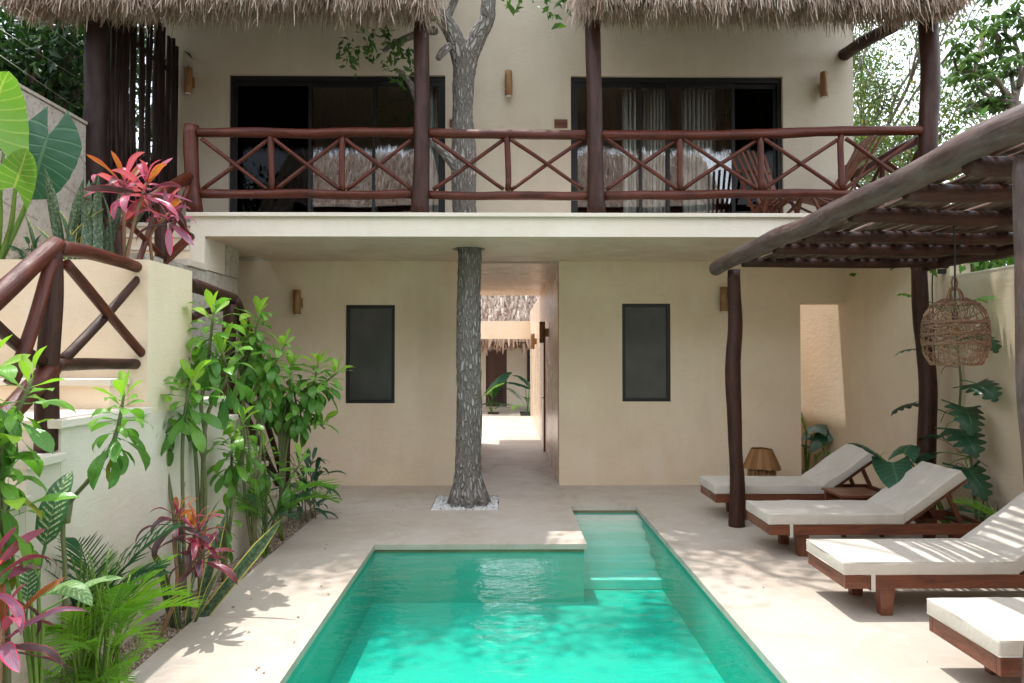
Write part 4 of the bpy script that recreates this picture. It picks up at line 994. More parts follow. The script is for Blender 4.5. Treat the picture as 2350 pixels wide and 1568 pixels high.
# ================================================================== LOUNGERS
def soft_box(x0, x1, y0, y1, z0, z1, nx, ny, rad, seed, puff=.008):
    """cushion with rounded edges, slightly puffed and creased"""
    bm = bmesh.new(); bmesh.ops.create_cube(bm, size=1)
    bmesh.ops.scale(bm, vec=(x1-x0, y1-y0, z1-z0), verts=bm.verts); bmesh.ops.translate(bm, vec=((x0+x1)/2, (y0+y1)/2, (z0+z1)/2), verts=bm.verts)
    bmesh.ops.bevel(bm, geom=list(bm.edges), offset=rad, segments=3, affect='EDGES', profile=.6)
    for ax_, a_, b_, n_ in ((0, x0, x1, nx), (1, y0, y1, ny)):
        for k in range(1, n_):
            c_ = a_+(b_-a_)*k/n_; no = (1,0,0) if ax_ == 0 else (0,1,0); co = (c_,0,0) if ax_ == 0 else (0,c_,0)
            bmesh.ops.bisect_plane(bm, geom=list(bm.verts)+list(bm.edges)+list(bm.faces), plane_co=co, plane_no=no)
    for v in bm.verts:
        u = (v.co.x-x0)/(x1-x0); w = (v.co.y-y0)/(y1-y0); q = noise.noise(Vector((v.co.x*3+seed, v.co.y*4, seed*2.1))); q2 = noise.noise(Vector((v.co.x*11+seed, v.co.y*9, v.co.z*9)))
        if v.co.z > (z0+z1)/2: v.co.z += puff*(math.sin(math.pi*max(0,min(1,u)))*math.sin(math.pi*max(0,min(1,w))))**.5 + q*.011 + q2*.005
        v.co.y += q2*.007; v.co.x += q2*.006
    mb = MB(); bm.verts.index_update(); mb.v = [tuple(v.co) for v in bm.verts]; mb.f = [tuple(l.vert.index for l in f.loops) for f in bm.faces]; mb.uv = [None]*len(mb.f); bm.free(); return mb
def tapered(mb, x0, x1, y0, y1, z0, z1, k):
    cx, cy_ = (x0+x1)/2, (y0+y1)/2
    v = [(cx+(x-cx)*(k if z == z0 else 1), cy_+(y-cy_)*(k if z == z0 else 1), z) for z in (z0, z1) for x, y in ((x0,y0),(x1,y0),(x1,y1),(x0,y1))]
    mb.add(v, [(3,2,1,0),(4,5,6,7),(0,1,5,4),(1,2,6,5),(2,3,7,6),(3,0,4,7)], [None, None]+[[(0,0),(.1,0),(.1,.2),(0,.2)]]*4); mb.smooth = False
LEN, WID = 1.96, .585; HL, HF, HM = .205, .30, .39; ANG = R(35)
def lounger(x, y, label, seed):
    t = thing('sun_lounger', label, 'sun lounger', (x, y, 0), 'sun loungers under the pergola')
    P = lambda a, b, c: (x+a, y+b, c)
    mb = MB(); z = (HL+HF)/2; h = HF-HL
    mb.bar(P(0,.016,z), P(LEN,.016,z), .032, h); mb.bar(P(0,WID-.016,z), P(LEN,WID-.016,z), .032, h)
    mb.bar(P(.015,.0325,z), P(.015,WID-.0325,z), .03, h-.002); mb.bar(P(LEN-.015,.0325,z), P(LEN-.015,WID-.0325,z), .03, h-.002); mb.bar(P(1.17,.0325,z-.01), P(1.17,WID-.0325,z-.01), .04, h-.03)
    part('frame', mb, M['bed'], t, bev=.003)
    for k in range(9):
        a = .09+k*.128; mb = MB(); mb.bar(P(a,.033,HF-.016), P(a,WID-.033,HF-.016), .085, .016); part('slat', mb, M['bed'], t)
    for a, b in ((.26, .045), (.26, WID-.135), (LEN-.30, .045), (LEN-.30, WID-.135)):
        mb = MB(); tapered(mb, x+a, x+a+.115, y+b, y+b+.09, .0, HL+.03, .68); part('leg', mb, M['bed'], t, bev=.004)
    part('mattress', soft_box(x-.012, x+1.20, y-.006, y+WID+.006, HF-.002, HM, 12, 6, .014, seed), M['fabric'], t)
    mt = t.children[-1]
    for zz in (HF+.006, HM-.004):
        mb = MB(); c4 = [(x-.008,y-.003,zz),(x+1.196,y-.003,zz),(x+1.196,y+WID+.003,zz),(x-.008,y+WID+.003,zz)]
        for q in range(4): log(mb, [c4[q], c4[(q+1)%4]], .0038, 6, .05, .0025, seed=q+seed, step=.12)
        part('piping', mb, M['fabric'], mt)
    # raised back
    hx, hz = x+1.215, HF-.035; ca, sa = math.cos(ANG), math.sin(ANG)
    def tilt(mb): mb.v = [(hx+(p[0]-hx)*ca-(p[2]-hz)*sa, p[1], hz+(p[0]-hx)*sa+(p[2]-hz)*ca) for p in mb.v]; return mb
    mb = MB(); mb.bar((hx,y+.045,hz+.022),(hx+.70,y+.045,hz+.022), .03, .036); mb.bar((hx,y+WID-.045,hz+.022),(hx+.70,y+WID-.045,hz+.022), .03, .036)
    for k in range(6): mb.bar((hx+.05+k*.12,y+.061,hz+.026),(hx+.05+k*.12,y+WID-.061,hz+.026), .08, .016)
    back = part('backrest', tilt(mb), M['bed'], t)
    part('back_cushion', tilt(soft_box(hx+.012, hx+.70, y-.004, y+WID+.004, hz+.042, hz+.132, 7, 6, .014, seed+5)), M['fabric'], back)
    for b in (.075, WID-.075):
        mb = MB(); q = (hx+.52*ca-.02*sa, y+b, hz+.52*sa+.0); mb.bar(q, (hx+.52*ca+.13, y+b, HL+.04), .022, .04); part('prop', mb, M['bed'], back)
    mb = MB(); mb.bar(P(1.3,.07,HL+.03), P(1.3,WID-.07,HL+.03), .03, .02); mb.bar(P(1.56,.0335,HL+.03), P(1.56,WID-.0335,HL+.03), .03, .02); part('crossbar', mb, M['bed'], t)
    mb = MB()
    xs_ = x+.175; 
    mb.box((xs_, y-.011, HL-.012), (xs_+.028, y-.006, HF+.022)); mb.box((xs_, y-.011, HL-.016), (xs_+.028, y+.04, HL-.011)); part('strap', mb, M['strap'], t)
    return t
lc = [G(1640,1115,HM), G(1764,1181,HM), G(1936,1290,HM), G(2292,1469,HM)]
labs = ['sun lounger beside the bark shade lamp, farthest from the pool end', 'sun lounger behind the log post with its cushion wholly in shade', 'sun lounger striped by the shadows of the pergola sticks', 'sun lounger at the frame corner with only its sunlit foot in view']
labs = ['sun lounger beside the bark shade lamp and the small side table', 'shaded sun lounger between the side table and the striped lounger', 'sun lounger with cushion striped by shadows of the pergola sticks', 'sun lounger with broad sunlit foot beside the weathered near post']
for i, c in enumerate(lc): lounger(c.x+.012, c.y+.006, labs[i], i*3+1)
# side table
sx, sy = 3.30, lc[1].y+WID+.10
tb = thing('side_table', 'low square hardwood side table between two shaded loungers', 'side table', (sx, sy, 0))
for k in range(5): part('plank', MB().bar((sx, sy+.045+k*.085, .405), (sx+.46, sy+.045+k*.085, .405), .082, .022), M['bed'], tb)
for a in (.02, .40):
    for b in (.02, .36): mb = MB(); tapered(mb, sx+a, sx+a+.045, sy+b, sy+b+.045, 0, .394, .8); part('leg', mb, M['bed'], tb)
mb = MB(); mb.bar((sx+.065,sy+.04,.35),(sx+.40,sy+.04,.35),.02,.07); mb.bar((sx+.065,sy+.39,.35),(sx+.40,sy+.39,.35),.02,.07); part('apron', mb, M['bed'], tb)
# bark lamp
lp = Vector((U(1748,1050,9.15).x, 9.15, 0)); zt1, zt0 = U(1748,1030,9.15).z, U(1748,1074,9.15).z
fl = thing('floor_lamp', 'short lamp with flared bark strip shade against the wall', 'lamp', lp)
rs_ = random.Random(3); NB = 26
for k in range(NB):
    a = 2*math.pi*k/NB; a2 = a+2*math.pi/NB*1.12; th = rs_.uniform(.003,.008); f = rs_.uniform(.97,1.03); d = rs_.uniform(-.012,.012)
    pt = lambda r, an, z: lp+Vector((r*math.cos(an), r*math.sin(an), z))
    mb = MB(); mb.prism([pt(.125,a,zt1+d*.5), pt(.125,a2,zt1+d*.5), pt(.235*f,a2,zt0+d), pt(.235*f,a,zt0+d)], Vector((math.cos(a),math.sin(a),.4))*th); part('shade_strip', mb, M['bark_strip'], fl)
for k in range(22):
    a = 2*math.pi*k/22; mb = MB(); log(mb, [lp+Vector((.16*math.cos(a), .16*math.sin(a), 0)), lp+Vector((.16*math.cos(a), .16*math.sin(a), zt0+.03))], .022, 7, .05, .004, seed=k, step=.1); part('bamboo_cane', mb, M['lampwood'], fl)

# wicker pendant
pc = U(2192, 760, 4.85)
pn = thing('pendant_lamp', 'round open woven wicker pendant lamp hanging from the pergola', 'pendant lamp', (pc.x, pc.y, pc.z-.24))
PROF = [x*.86 for x in (.178,.210,.228,.236,.239,.239,.236,.228,.210,.172,.085)]
def prof_p(t): return PROF[min(10, int(t*10))]*(1-(t*10-int(t*10))) + PROF[min(10, int(t*10)+1)]*(t*10-int(t*10))
rs_ = random.Random(12); wk = MB()
for k in range(120):                              # random weave
    a0 = rs_.uniform(0, 6.28); t0 = rs_.uniform(0, .96); da = rs_.uniform(.5, 1.5)*rs_.choice((-1,1)); dt = rs_.uniform(-.42,.42); pts = []
    for m in range(9):
        q = m/8; t = min(.985, max(.0, t0+dt*q)); r = prof_p(t)+rs_.uniform(-.006,.006); an = a0+da*q
        pts.append(Vector((pc.x+r*math.cos(an), pc.y+r*math.sin(an), pc.z-.235+.47*t*.985)))
    log(wk, pts, rs_.uniform(.0026,.0042), 5, 0, 0, seed=k, step=.06, cap=False)
for t in (.0, .012, .30, .315, .33, .46, .62, .635, .65, .9):
    r = prof_p(t); n = 28; a0 = rs_.uniform(0,6)
    log(wk, [Vector((pc.x+(r+rs_.uniform(-.003,.003))*math.cos(a0+6.35*m/n), pc.y+(r+rs_.uniform(-.003,.003))*math.sin(a0+6.35*m/n), pc.z-.235+.47*t+rs_.uniform(-.004,.004))) for m in range(n+1)], .0042, 5, 0, 0, seed=int(t*50), step=.06, cap=False)
for k in range(34):
    a = 2*math.pi*k/34; log(wk, [Vector((pc.x+prof_p(q/8)*math.cos(a+.12*math.sin(k+q)), pc.y+prof_p(q/8)*math.sin(a+.12*math.sin(k+q)), pc.z-.235+.463*q/8)) for q in range(9)], .003, 5, 0, 0, seed=k, step=.08, cap=False)
part('woven_shade', wk, M['wicker'], pn)
mb = MB(); tz = pc.z+.215
for s in (0, 1.57): log(mb, [Vector((pc.x+.06*math.cos(s+q)*0+.06*math.cos(math.pi*q/8)*math.cos(s), pc.y+.06*math.cos(math.pi*q/8)*math.sin(s), tz+.09*math.sin(math.pi*q/8))) for q in range(9)], .006, 6, 0, 0, step=.03)
log(mb, [Vector((pc.x-.012, pc.y, tz+.07)), Vector((pc.x-.022, pc.y, tz+.13)), Vector((pc.x, pc.y, tz+.17)), Vector((pc.x+.02, pc.y, tz+.12)), Vector((pc.x+.006, pc.y, tz+.07))], .006, 6, 0, 0, step=.03)
part('loop_handle', mb, M['wicker'], pn)
mb = MB(); log(mb, [(pc.x, pc.y, pc.z+.10), (pc.x+.004, pc.y, pc.z+.5), (pc.x-.012, pc.y-.02, U(2187,505,pc.y).z+.12)], .006, 6, 0, 0, step=.1); part('cord', mb, M['cord'], pn)
mb = MB(); log(mb, [(pc.x, pc.y, pc.z+.06), (pc.x, pc.y, pc.z+.13)], .02, 10, 0, 0, step=.03); part('socket', mb, M['cord'], pn)
mb = MB(); log(mb, [(pc.x, pc.y, pc.z-.05), (pc.x, pc.y, pc.z-.02), (pc.x, pc.y, pc.z+.02), (pc.x, pc.y, pc.z+.06)], [.012,.03,.03,.014], 12, 0, 0, step=.012); part('bulb', mb, M['bulb'], pn)

# wall lamps
def wall_lamp(x, y0, y1, label, Y=YW, wpx=17, axis='y', org=None, grp='wooden tube wall lamps'):
    a, b = (U(x, y1, Y), U(x, y0, Y)) if org is None else org
    r = .052; n = Vector((0,-1,0)) if axis == 'y' else Vector((-1,0,0)); c = a + n*(r+.045)
    t = thing('wall_lamp', label, 'wall lamp', (a.x, a.y, a.z), grp)
    mb = MB(); log(mb, [c, Vector((c.x, c.y, b.z))], r, 20, .01, .0, seed=int(x), step=.08); part('wood_tube', mb, M['lampwood'], t)
    w = .04; h0, h1 = a.z+(b.z-a.z)*.28, a.z+(b.z-a.z)*.68
    if axis == 'y': mb = MB().box((a.x+.005, a.y-.055, h0), (a.x+.055 , a.y, h1))
    else: mb = MB().box((a.x-.055, a.y-.03, h0), (a.x, a.y+.03, h1))
    part('wall_bracket', mb, M['lampwood'], t)
    mb = MB(); log(mb, [Vector((c.x, c.y, a.z-.012)), Vector((c.x, c.y, a.z+.01))], r*.72, 16, 0, 0, step=.02); part('lens', mb, M['white'], t)
wall_lamp(439, 163, 219, 'wooden tube wall lamp between the pole screen and a sliding door')
wall_lamp(1167, 170, 225, 'wooden tube wall lamp on the upper wall between the sliding doors')
wall_lamp(1884, 173, 228, 'wooden tube wall lamp by the upper right corner of the house')
wall_lamp(686, 668, 722, 'wooden tube wall lamp under the balcony left of the dark window')
wall_lamp(1656, 661, 715, 'wooden tube wall lamp under the balcony beside the pergola post')
for yy, zz, lb in ((12.2, 2.02, 'wooden tube lamp in the passage nearest its mouth'), (16.6, 1.95, 'wooden tube lamp deep inside the passage wall')):
    wall_lamp(1, 0, 0, lb, axis='x', org=(Vector((CR, yy, zz)), Vector((CR, yy, zz+.36))), grp='passage lamps')
# signs
for (x0, x1, y0, y1, txt, lab) in ((1272,1302,275,294,'Cedro','small brown wooden sign with dark lettering beside the right sliding door'), (1032,1049,275,293,'','small brown sign half hidden by the tree trunk')):
    a = U(x0, y1, YW); b = U(x1, y0, YW); s = thing('door_sign', lab, 'sign', ((a.x+b.x)/2, YW, a.z), 'door signs')
    part('board', MB().box((a.x, YW-.018, a.z), (b.x, YW, b.z)), M['plate'], s, bev=.002)
    if txt:
        cu = bpy.data.curves.new('lettering', 'FONT'); cu.body = txt; cu.size = .062; cu.extrude = .001; cu.align_x = 'CENTER'; cu.align_y = 'CENTER'
        to = bpy.data.objects.new('tmp', cu); C.objects.link(to); dg = bpy.context.evaluated_depsgraph_get(); me = bpy.data.meshes.new_from_object(to.evaluated_get(dg)); bpy.data.objects.remove(to)
        o = link('lettering', me, M['ink'], s, ORG[s.name]); o.rotation_euler = (math.pi/2, 0, 0); o.location = (0, -.0195, (b.z-a.z)/2)
# curtains inside
def curtain(x0, x1, z1, label, y=YW+.23, m='curtain', folds=9, grp='curtains'):
    n = 90; V = []; F = []; k = 0
    for i in range(n+1):
        u = i/n; x = x0+(x1-x0)*u; yy = y + .045*math.sin(u*folds*6.283) + .02*math.sin(u*folds*2.7*6.283+1)
        for z in (ZB+.02, (ZB+z1)/2, z1): V.append((x + .02*math.sin(u*folds*6.283+1)*(z1-z)/2, yy*1.0 + .012*(z1-z)*math.sin(u*19), z))
    mb = MB(); mb.v = V
    for i in range(n):
        for j in range(2): a = i*3+j; mb.f.append((a, a+3, a+4, a+1)); mb.uv.append(None)
    ob = solo('curtain', mb, M[m], label, 'curtain', grp)
    sdm = ob.modifiers.new('thickness', 'SOLIDIFY'); sdm.thickness = .003; return ob
curtain(X_(945), X_(1012), zdt-.1, 'pale linen curtain gathered behind the door beside the tree trunk', folds=6)
curtain(X_(1435), X_(1478), zdt2-.1, 'narrow pale curtain just right of the slim log post', folds=4)
curtain(X_(1480), X_(1535), zdt2-.1, 'broad pale curtain bundle in the middle of the right door', folds=7)
curtain(X_(1575), X_(1645), zdt2-.1, 'dim grey curtain behind the dark glass of the right door', folds=7)
curtain(X_(530), X_(705), zdt-.1, 'dark curtain behind the screened left door panel', folds=14, m='curtain')
# balcony chairs: tall slatted folding chairs
def slat_chair(base, yaw, label):
    t = thing('slat_chair', label, 'chair', base, 'slatted balcony chairs')
    Rz = Matrix.Rotation(yaw, 3, 'Z')
    def L(x, y, z): return Vector(base) + Rz @ Vector((x, y, z))
    for k in range(7):                            # back slats lean away (+y is the back)
        u = (k-3)/3; top = 1.18-.05*u*u
        part('back_slat', MB().bar(L(u*.17, -.12, .03 if k in (0,6) else .22), L(u*.24, .52, top), .036, .018, Rz @ Vector((0,-.9,.4))), M['chair'], t)
    for k in range(7):
        u = (k-3)/3; part('seat_slat', MB().bar(L(u*.24, -.52, .40), L(u*.20, .30, .05 if k in (0,6) else .24), .036, .018), M['chair'], t)
    for z, y_ in ((.34, .06), (.85, .34)): part('back_rail', MB().bar(L(-.24, y_, z), L(.24, y_, z), .03, .03), M['chair'], t)
    part('front_rail', MB().bar(L(-.27, -.50, .38), L(.27, -.50, .38), .03, .04), M['chair'], t)
    for s in (-1, 1): part('leg', MB().bar(L(s*.22, -.42, .38), L(s*.22, -.22, 0), .035, .03), M['chair'], t); part('leg', MB().bar(L(s*.2, .2, .28), L(s*.2, .42, 0), .035, .03), M['chair'], t)
    return t
cb = U(1765, 480, 8.7); slat_chair(Vector((cb.x, 8.75, ZB)), R(8), 'red brown slatted chair before the dark right edge of the sliding door')
cb = U(1915, 470, 8.6); slat_chair(Vector((cb.x-.05, 8.55, ZB)), R(-82), 'red brown slatted chair seen side on at the balcony end')

# ================================================================== TREES
def leaves_np(centers, n_each, spread, size, seed, flat=.25, aspect=.42, hang=.5):
    rn = np.random.default_rng(seed); Cn = np.repeat(np.array([tuple(c) for c in centers]), n_each, 0); N = len(Cn)
    P = Cn + rn.normal(0, 1, (N, 3))*np.array([spread, spread, spread*.7])
    d = rn.normal(0, 1, (N, 3)); d[:,2] -= hang; d /= np.linalg.norm(d, axis=1)[:,None]
    r = rn.normal(0, 1, (N, 3)); w = np.cross(d, r); w /= np.linalg.norm(w, axis=1)[:,None]; nrm = np.cross(w, d)
    L = size*rn.uniform(.6, 1.25, N)[:,None]; Wd = L*aspect*.5
    V = np.stack([P, P+d*L*.45+w*Wd+nrm*L*.06, P+d*L-nrm*L*.12, P+d*L*.45-w*Wd+nrm*L*.06], 1).reshape(-1, 3)
    b = (np.arange(N)*4)[:,None]; F = np.concatenate([b+np.array([[0,1,2]]), b+np.array([[0,2,3]])]); return V, F
def crown(parent, Vf, m):
    V = np.concatenate([v for v, _ in Vf]); k = 0; Fs = []
    for v, f in Vf: Fs.append(f+k); k += len(v)
    org = np.array(ORG[parent.name]); return link('crown', np_mesh('crown', V-org, np.concatenate(Fs)), m, parent, ORG[parent.name])
def grow(base, d, L, r, depth, rn, segs, tips, kids=(2,3), spread=.6, up=.15, shrink=.72):
    mid = base + d*L*.5 + Vector((rn.uniform(-1,1), rn.uniform(-1,1), rn.uniform(-.5,.5)))*L*.08; end = base + d*L + Vector((rn.uniform(-1,1), rn.uniform(-1,1), rn.uniform(-.3,.5)))*L*.10
    segs.append(([base, mid, end], [r, r*.85, r*.7]))
    if depth == 0: tips.append(end); tips.append(mid); return
    if depth <= 2: tips.append(end)
    for k in range(rn.randint(*kids)):
        a = Vector((rn.uniform(-1,1), rn.uniform(-1,1), rn.uniform(-.5,.8))); nd = (d + a*spread + Vector((0,0,up))).normalized()
        grow(end if k < 2 else mid, nd, L*shrink*rn.uniform(.8,1.15), r*.64, depth-1, rn, segs, tips, kids, spread, up, shrink)
def tree(name, label, base, height, seed, m, r=.12, depth=4, n_each=24, sp=.28, size=.11, group=None, lean=(0,0,1), kids=(2,3), spread=.6, bark='twig', first=.4, aspect=.42, cat='tree'):
    rn = random.Random(seed); t = thing(name, label, cat, base, group); segs, tips = [], []
    grow(Vector(base), Vector(lean).normalized(), height*first, r, depth, rn, segs, tips, kids, spread)
    mb = MB()
    for i, (p, rr) in enumerate(segs):
        seg = 10 if rr[0] > .05 else 6 if rr[0] > .015 else 4
        log(mb, p, rr, seg, .06, .01, seed=i, step=max(.12, rr[0]*3), cap=False)
    part('trunk', mb, M[bark], t); crown(t, [leaves_np(tips, n_each, sp, size, seed, aspect=aspect)], M[m]); return t
# big tree through the balcony
tr = thing('tree', 'grey furrowed tree growing from the pebble pit through the balcony', 'tree', (-.45, 8.5, 0))
YT = 8.52
base_pts = [U(1072,1165,YT), U(1074,1120,YT), U(1075,1040,YT), U(1077,900,YT), U(1075,750,YT), U(1075,640,YT), U(1076,565,YT+.03), U(1067,487,YT+.04), U(1064,360,YT+.05), U(1061,260,YT+.05), U(1062,180,YT+.05), U(1068,120,YT+.05)]
base_pts[0].z = -.06
mb = MB(); log(mb, base_pts, [.205,.172,.148,.145,.140,.136,.136,.138,.150,.118,.128,.155], 84, .03, .01, seed=2, step=.028, bark=.017)
part('trunk', mb, M['bark'], tr)
for k in range(7):                               # root flare
    a = k*.9+.3; mb = MB(); log(mb, [Vector((-.45+.10*math.cos(a), YT+.10*math.sin(a), .34)), Vector((-.45+.18*math.cos(a), YT+.18*math.sin(a), .08)), Vector((-.45+.24*math.cos(a), YT+.24*math.sin(a), -.06))], [.055,.065,.045], 20, .05, .01, seed=k+3, step=.03, bark=.008); part('root', mb, M['bark'], tr)
def limb(pts, rr, seed, seg=40): mb = MB(); log(mb, pts, rr, seg, .05, .012, seed=seed, step=.035, bark=.008); return part('limb', mb, M['bark'], tr)
f0 = U(1064,150,YT+.05)
limb([f0, U(1040,85,YT-.05), U(1015,45,YT-.15), U(990,5,YT-.25), Vector((-1.1,8.0,7.2)), Vector((-1.5,7.4,9.0))], [.125,.105,.09,.085,.08,.06], 5, 48)
limb([U(1075,140,YT+.05), U(1098,85,YT), U(1118,45,YT-.05), U(1122,0,YT-.1), Vector((-.1,8.3,7.3)), Vector((.3,7.6,9.2))], [.115,.105,.095,.085,.08,.06], 6, 48)
limb([Vector((.1,7.9,8.3)), Vector((.9,8.0,8.75)), Vector((2.0,8.3,9.0))], [.06,.045,.03], 15, 16)  # limb added above view to carry shade over the right side
limb([U(1020,50,YT-.12), U(1035,20,YT-.1), U(1050,-20,YT-.2)], [.055,.04,.04], 7, 24)
limb([U(1040,100,YT), U(1020,115,YT-.15), U(1005,135,YT-.2)], [.05,.045,.035], 8, 20)
limb([U(1050,385,YT), U(1020,350,YT-.1), U(985,315,YT-.15), U(970,300,YT-.1), U(958,235,YT), U(940,190,YT+.05), U(915,162,YT+.05)], [.075,.05,.042,.04,.038,.034,.028], 9, 24)
limb([U(1000,70,YT-.1), U(960,75,YT), U(905,100,YT+.1), U(880,118,YT+.1)], [.05,.042,.035,.02], 10, 20)
rn = random.Random(44); segs, tips = [], []
for b, d in (((-1.5,7.6,8.9),(-.6,.3,.5)), ((-1.3,7.8,8.4),(-.8,.4,.4)), ((.3,7.8,9.1),(.7,.2,.4)), ((.2,8.0,8.6),(.8,.3,.5)), ((-.6,7.8,9),(.1,.1,.7)), ((.9,8.0,8.9),(.9,.1,.15)), ((1.9,8.3,9.0),(.9,.3,.1)), ((1.6,8.2,8.8),(.6,-.2,.2)), ((-.2,7.8,8.8),(.2,-.3,.3))):
    grow(Vector(b), Vector(d).normalized(), 1.35, .05, 3, rn, segs, tips, (2,3), .7, .05, .8)
mb = MB()
for i, (p, rr) in enumerate(segs): log(mb, p, rr, 6, .05, .01, seed=i, step=.2, cap=False)
part('branchlet', mb, M['twig'], tr)
low = []
for pts in ([(905,100),(860,110),(840,95),(800,115),(790,100)], [(915,162),(895,130),(880,150),(930,120),(905,115)], [(870,75),(830,70),(890,85)], [(845,120),(820,140),(805,145)], [(925,175),(945,130),(950,150)]):
    for q in pts: low.append(U(q[0], q[1], YT+.1))
lowt = [U(x, y, YT-.5) for x, y in ((1165,5),(1180,10),(1195,15),(1240,5),(1262,20),(1275,10),(1270,45),(1285,25))]
tips = [p for p in tips if p.y > 6.9]
rq = random.Random(6)
shade_clumps = [Vector((rq.uniform(-.5,2.9), rq.uniform(6.85,8.4), rq.uniform(8.0,9.6))) for _ in range(70)] + [Vector((rq.uniform(-4.0,-1.2), rq.uniform(6.75,8.2), rq.uniform(8.0,9.6))) for _ in range(46)]  # unseen leaf clumps added where their shade should fall on deck and loungers
crown(tr, [leaves_np(tips, 55, .24, .125, 3), leaves_np(shade_clumps, 40, .22, .13, 13), leaves_np(low, 9, .07, .11, 4, aspect=.45), leaves_np(lowt, 5, .06, .12, 6, aspect=.45), leaves_np([U(975,10,YT-.9), U(985,30,YT-.9), U(968,22,YT-.9)], 3, .04, .11, 8, aspect=.5)], M['cr_mid'])
for pts in ([(958,300),(955,240),(965,270)],): pass

# trees beyond the left wall (dark evergreens)
for i, (x, y, z, h, lab) in enumerate(((-7.6, 10.2, -1, 8.5, 'dark evergreen tree above the stone wall beside the pole screen'), (-8.6, 7.4, -1, 8, 'dark leafy tree above the stone wall behind the elephant ear leaves'), (-7.0, 13.5, -1, 9.5, 'dark tree filling the gap behind the pole screen'))):
    tree('evergreen_tree', lab, (x, y, z), h, 70+i, 'cr_dark', .16, 4, 62, .40, .17, 'dark trees beyond the stone wall', kids=(3,3), spread=.75, first=.36)
# trees beyond the right side
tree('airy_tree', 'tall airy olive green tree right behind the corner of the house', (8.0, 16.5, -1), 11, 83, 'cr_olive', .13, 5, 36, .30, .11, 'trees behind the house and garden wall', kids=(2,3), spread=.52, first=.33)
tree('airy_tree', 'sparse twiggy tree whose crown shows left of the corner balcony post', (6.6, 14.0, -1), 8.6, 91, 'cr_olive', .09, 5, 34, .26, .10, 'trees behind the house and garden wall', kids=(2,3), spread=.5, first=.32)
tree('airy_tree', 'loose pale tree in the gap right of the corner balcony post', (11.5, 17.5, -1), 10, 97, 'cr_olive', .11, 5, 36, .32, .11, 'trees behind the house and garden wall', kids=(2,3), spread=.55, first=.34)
# palmate leaved tree at the right edge
def palmate_tree(base, seed, label):
    t = thing('palmate_tree', label, 'tree', base); rn = random.Random(seed); mb = MB(); tips = []
    b = Vector(base); top = U(2330, 235, 10.5)
    log(mb, [b, b.lerp(top, .5)+Vector((.3,0,0)), top], [.14,.11,.07], 10, .05, .02, seed=seed, step=.3)
    for pts in ([(2330,235),(2290,190),(2240,165),(2200,165),(2188,130)], [(2310,215),(2285,180),(2240,170),(2250,120),(2255,80),(2235,60)], [(2330,235),(2320,160),(2290,120),(2288,90),(2285,50)], [(2330,235),(2345,150),(2330,100),(2300,65)], [(2330,235),(2285,225),(2250,205),(2240,190)], [(2320,245),(2270,250),(2235,240),(2215,265)], [(2340,200),(2360,120),(2350,60),(2335,30)]):
        P = [U(x, y, 10.5+rn.uniform(-.5,.5)) for x, y in pts]; P[0] = top.copy() if pts[0] == (2330,235) else P[0]
        log(mb, P, [.045]+[.028]*(len(P)-2)+[.014], 6, .05, .015, seed=len(tips), step=.12)
        for q in P[1:]: tips.append(q)
        for k in range(len(P)-1):
            if rn.random() < .8: tips.append(P[k+1]+Vector((rn.uniform(-.3,.3), rn.uniform(-.3,.3), rn.uniform(-.05,.3))))
    part('trunk', mb, M['twig'], t)
    V, F, k = [], [], 0                            # umbrella clusters of drooping leaflets
    for tp in tips:
        for c in range(2):
            o = tp + Vector((rn.uniform(-.16,.16), rn.uniform(-.16,.16), rn.uniform(-.05,.16)))
            for q in range(8):
                a = q*.785+rn.uniform(-.2,.2); L = rn.uniform(.13,.2); d = Vector((math.cos(a), math.sin(a), -.15)); w = Vector((-math.sin(a), math.cos(a), 0))*L*.22
                V += [o, o+d*L*.6+w+Vector((0,0,-.01)), o+d*L+Vector((0,0,-L*.45)), o+d*L*.6-w+Vector((0,0,-.01))]; F += [(k,k+1,k+2),(k,k+2,k+3)]; k += 4
    crown(t, [(np.array([tuple(v) for v in V]), np.array(F))], M['cr_grey']); return t
palmate_tree((7.6, 10.5, -1), 5, 'tree with umbrella like drooping leaf clusters above the pergola beam')
# shrubs over the right wall
for i, (x, y, lab) in enumerate(((6.0, 7.6, 'bright leafy bush above the garden wall behind the wicker lamp'), (6.2, 5.8, 'bright leafy bush over the garden wall beside the near post'), (5.9, 9.4, 'leafy bush beyond the garden wall near the house corner'), (4.5, 16.9, 'leafy bush behind the light well wall'))):
    tree('wall_bush', lab, (x, y, -1), 4.2, 120+i, 'cr_fresh', .05, 4, 26, .22, .13, 'bushes beyond the garden wall', kids=(2,3), spread=.7, first=.42, cat='bush')
# trees across the pool, behind the viewer
for x, lab in ((-13.5, 'dark tree mirrored beside the pavilion thatch on the screened door'), (13.5, 'dark tree mirrored at the far edge of the right sliding door')):
    tree('garden_tree', lab, (x, -9, -1), 13, int(150+x), 'cr_dark', .2, 4, 60, .55, .3, 'trees across the pool', kids=(3,3), spread=.8, first=.36)

